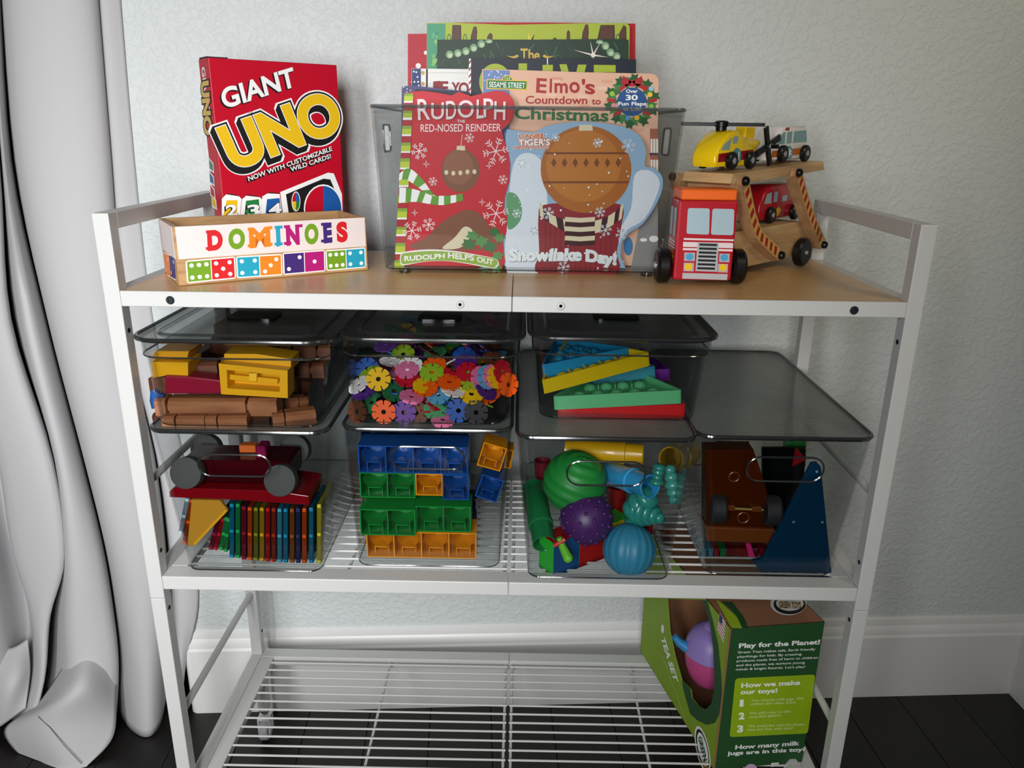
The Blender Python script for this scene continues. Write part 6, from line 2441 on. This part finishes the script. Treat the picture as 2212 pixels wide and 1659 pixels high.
pr.poly(ell(508, 1500, 55, 205, 28, -12), WT, 2)
pr.poly(ell(508, 1500, 46, 180, 28, -12), INK, 3)
pr.poly(ell(510, 1500, 38, 150, 28, -12), WT, 4)
pr.text('GREEN', (472, 1400), (520, 1600), 0, DG, 5, off=0.05, hp=(500, 1385))
pr.text('TOYS', (490, 1600), (545, 1700), 0, pbr('#d08a2a', 0.5), 5, off=0.05, hp=(520, 1590))
pr.build('side_print', GBX)
m = MB()
m.tube([c00+Vector((0, 0, 0.001)), c00+UPV-Vector((0, 0, 0.001))], 0.0016, CARD, 8)
m.build('corner_fold', GBX, world=False)
# front print
pr = Print(IDENT)
fmap = facemap(GBX, IDENT, CR6)
pr.map = fmap
H1 = pbr('#e6e6e2', 0.6)
pr.text('Play for the Planet!', (818, 632), (1505, 598), 0, H1, 1, off=0.035, hp=(820, 592))
for tx, a, b in (('Green Toys makes safe, Earth friendly', (806, 678), (1468, 650)), ('playthings for kids. By creating', (802, 716), (1350, 692)), ('products made free of harm to children', (797, 752), (1490, 722)), ('and the planet, we nurture young', (793, 789), (1378, 764)), ("minds & bright futures. Let's play!", (790, 824), (1380, 800))):
    pr.text(tx, a, b, 0, H1, 1, off=0.01, hp=(a[0]+1, a[1]-20))
tl, tr_, br_, bl_ = (785, 892), (1470, 858), (1405, 1362), (735, 1394)
LG2 = pbr('#8fae10', 0.55)
quad = [Vector(fmap(*p)) for p in (bl_, br_, tr_, tl)]


def rq(qd, r):
    out = []
    n = len(qd)
    for i in range(n):
        p, a, b = qd[i], qd[i-1], qd[(i+1) % n]
        s0, s1 = p+(a-p).normalized()*r, p+(b-p).normalized()*r
        for t in (0, .33, .66, 1):
            out.append(tuple(s0*(1-t)**2+p*2*t*(1-t)+s1*t*t))
    return out


pr.poly(rq(quad, 0.006), LG2, 1, False)
H2 = pbr('#f0f0e6', 0.6)
pr.text('How we make', (838, 970), (1335, 944), 0, H2, 2, off=0.035, hp=(840, 930))
pr.text('our toys!', (832, 1026), (1140, 1012), 0, H2, 2, off=0.035, hp=(834, 988))
LT = pbr('#d3dc9a', 0.6)
for n_, y, l1, l2, e1, e2 in (('1', 1130, 'You recycle milk jugs. We', 'collect and clean them.', 1368, 1310), ('2', 1240, 'We add color to the', 'recycled plastic.', 1256, 1180), ('3', 1350, 'We mold the colorful plastic', 'into our fun, safe toys!', 1378, 1276)):
    x = 830-(y-1130)*0.11
    pr.text(n_, (x, y), (x+(16 if n_ == '1' else 40), y-2), 0, H2, 2, off=0.05, hp=(x+2, y-56))
    x2 = x+88
    pr.text(l1, (x2, y-40), (e1, y-58), 0, LT, 2, off=0.01, hp=(x2+1, y-62))
    pr.text(l2, (x2-4, y-10), (e2, y-26), 0, LT, 2, off=0.01, hp=(x2-3, y-32))
pr.text('How many milk', (786, 1498), (1326, 1462), 0, H1, 1, off=0.035, hp=(790, 1462))
pr.text('jugs are in this toy?', (720, 1548), (1382, 1512), 0, H1, 1, off=0.035, hp=(722, 1515))
pr.poly(ell(920, 1665, 52, 42, 20), pbr('#c9a6c4', 0.5), 1)
pr.poly(ell(860, 1670, 14, 20, 12), pbr('#c9a6c4', 0.5), 1)
pr.poly([(1196, 1700), (1200, 1640), (1250, 1582), (1300, 1580), (1332, 1620), (1334, 1700)], pbr('#a9a9ac', 0.5), 1)
pr.text('=', (1096, 1660), (1150, 1656), 0, H1, 1, off=0.05, hp=(1098, 1600))
pr.build('front_print', GBX)
# top print
tf = frame(c00+UPV, (1, 0, 0), (0, 0, -1), (0, 1, 0))
pr = Print(tf)
tmap_ = facemap(GBX, tf, CR6)
pr.map = tmap_
pr.poly([(752, 462), (848, 466), (892, 440), (720, 300), (660, 240), (620, 220)], pbr('#9dbb1c', 0.55), 1)
pr.poly([(846, 466), (896, 462), (860, 370), (760, 240), (660, 235), (740, 300), (800, 370)], DG, 1.5)
pr.poly(ell(1240, 250, 155, 105, 30), pbr('#d8d4cc', 0.6), 1)
pr.poly(ell(1250, 262, 138, 84, 30), INK, 2)
pr.poly(ell(1252, 252, 118, 66, 28), pbr('#d8d4cc', 0.6), 3)
pr.text('GREEN TOYS', (1160, 290), (1345, 296), 0, pbr('#7a5a20', 0.6), 4, off=0.05, hp=(1160, 236))
pr.build('top_print', GBX)
# toy teapot inside, seen through the window
lc = lf @ Vector((0, 0, 0))
TPw = PP(*CR6(590, 640), GBX.matrix_basis @ (lf @ Vector((0, 0.050, 0))), GBX.matrix_basis.to_3x3() @ inw)
tp = thing('toy_teapot', 'pink toy teapot with a lilac lid inside the box window', 'toy teapot', (TPw.x, TPw.y, TPw.z-0.060))
PKT, LIL = pbr('#b8487c', 0.4), pbr('#8a76b4', 0.4)
m = MB()
m.lathe([(0.0, 0.0), (0.030, 0.0), (0.038, 0.012), (0.044, 0.030), (0.0465, 0.050), (0.0465, 0.056)], PKT, 36)
m.build('pot', tp, world=False, smooth=50)
m = MB()
m.lathe([(0.0472, 0.056), (0.0485, 0.058), (0.0472, 0.062), (0.044, 0.078), (0.035, 0.094), (0.022, 0.103), (0.018, 0.104), (0.017, 0.108), (0.010, 0.113), (0, 0.114)], LIL, 36)
m.build('pot_lid', tp, world=False, smooth=50)
m = MB()
m.lathe([(0.009, 0.114), (0.011, 0.122), (0.006, 0.128), (0, 0.129)], PKT, 18)
m.build('lid_knob', tp, world=False)
m = MB()
m.tube([(-0.044, 0.0, 0.062), (-0.058, 0.004, 0.070), (-0.066, 0.006, 0.080)], [0.010, 0.0075, 0.0055], pbr('#2f7fb4', 0.4), 12)
m.build('spout', tp, world=False)
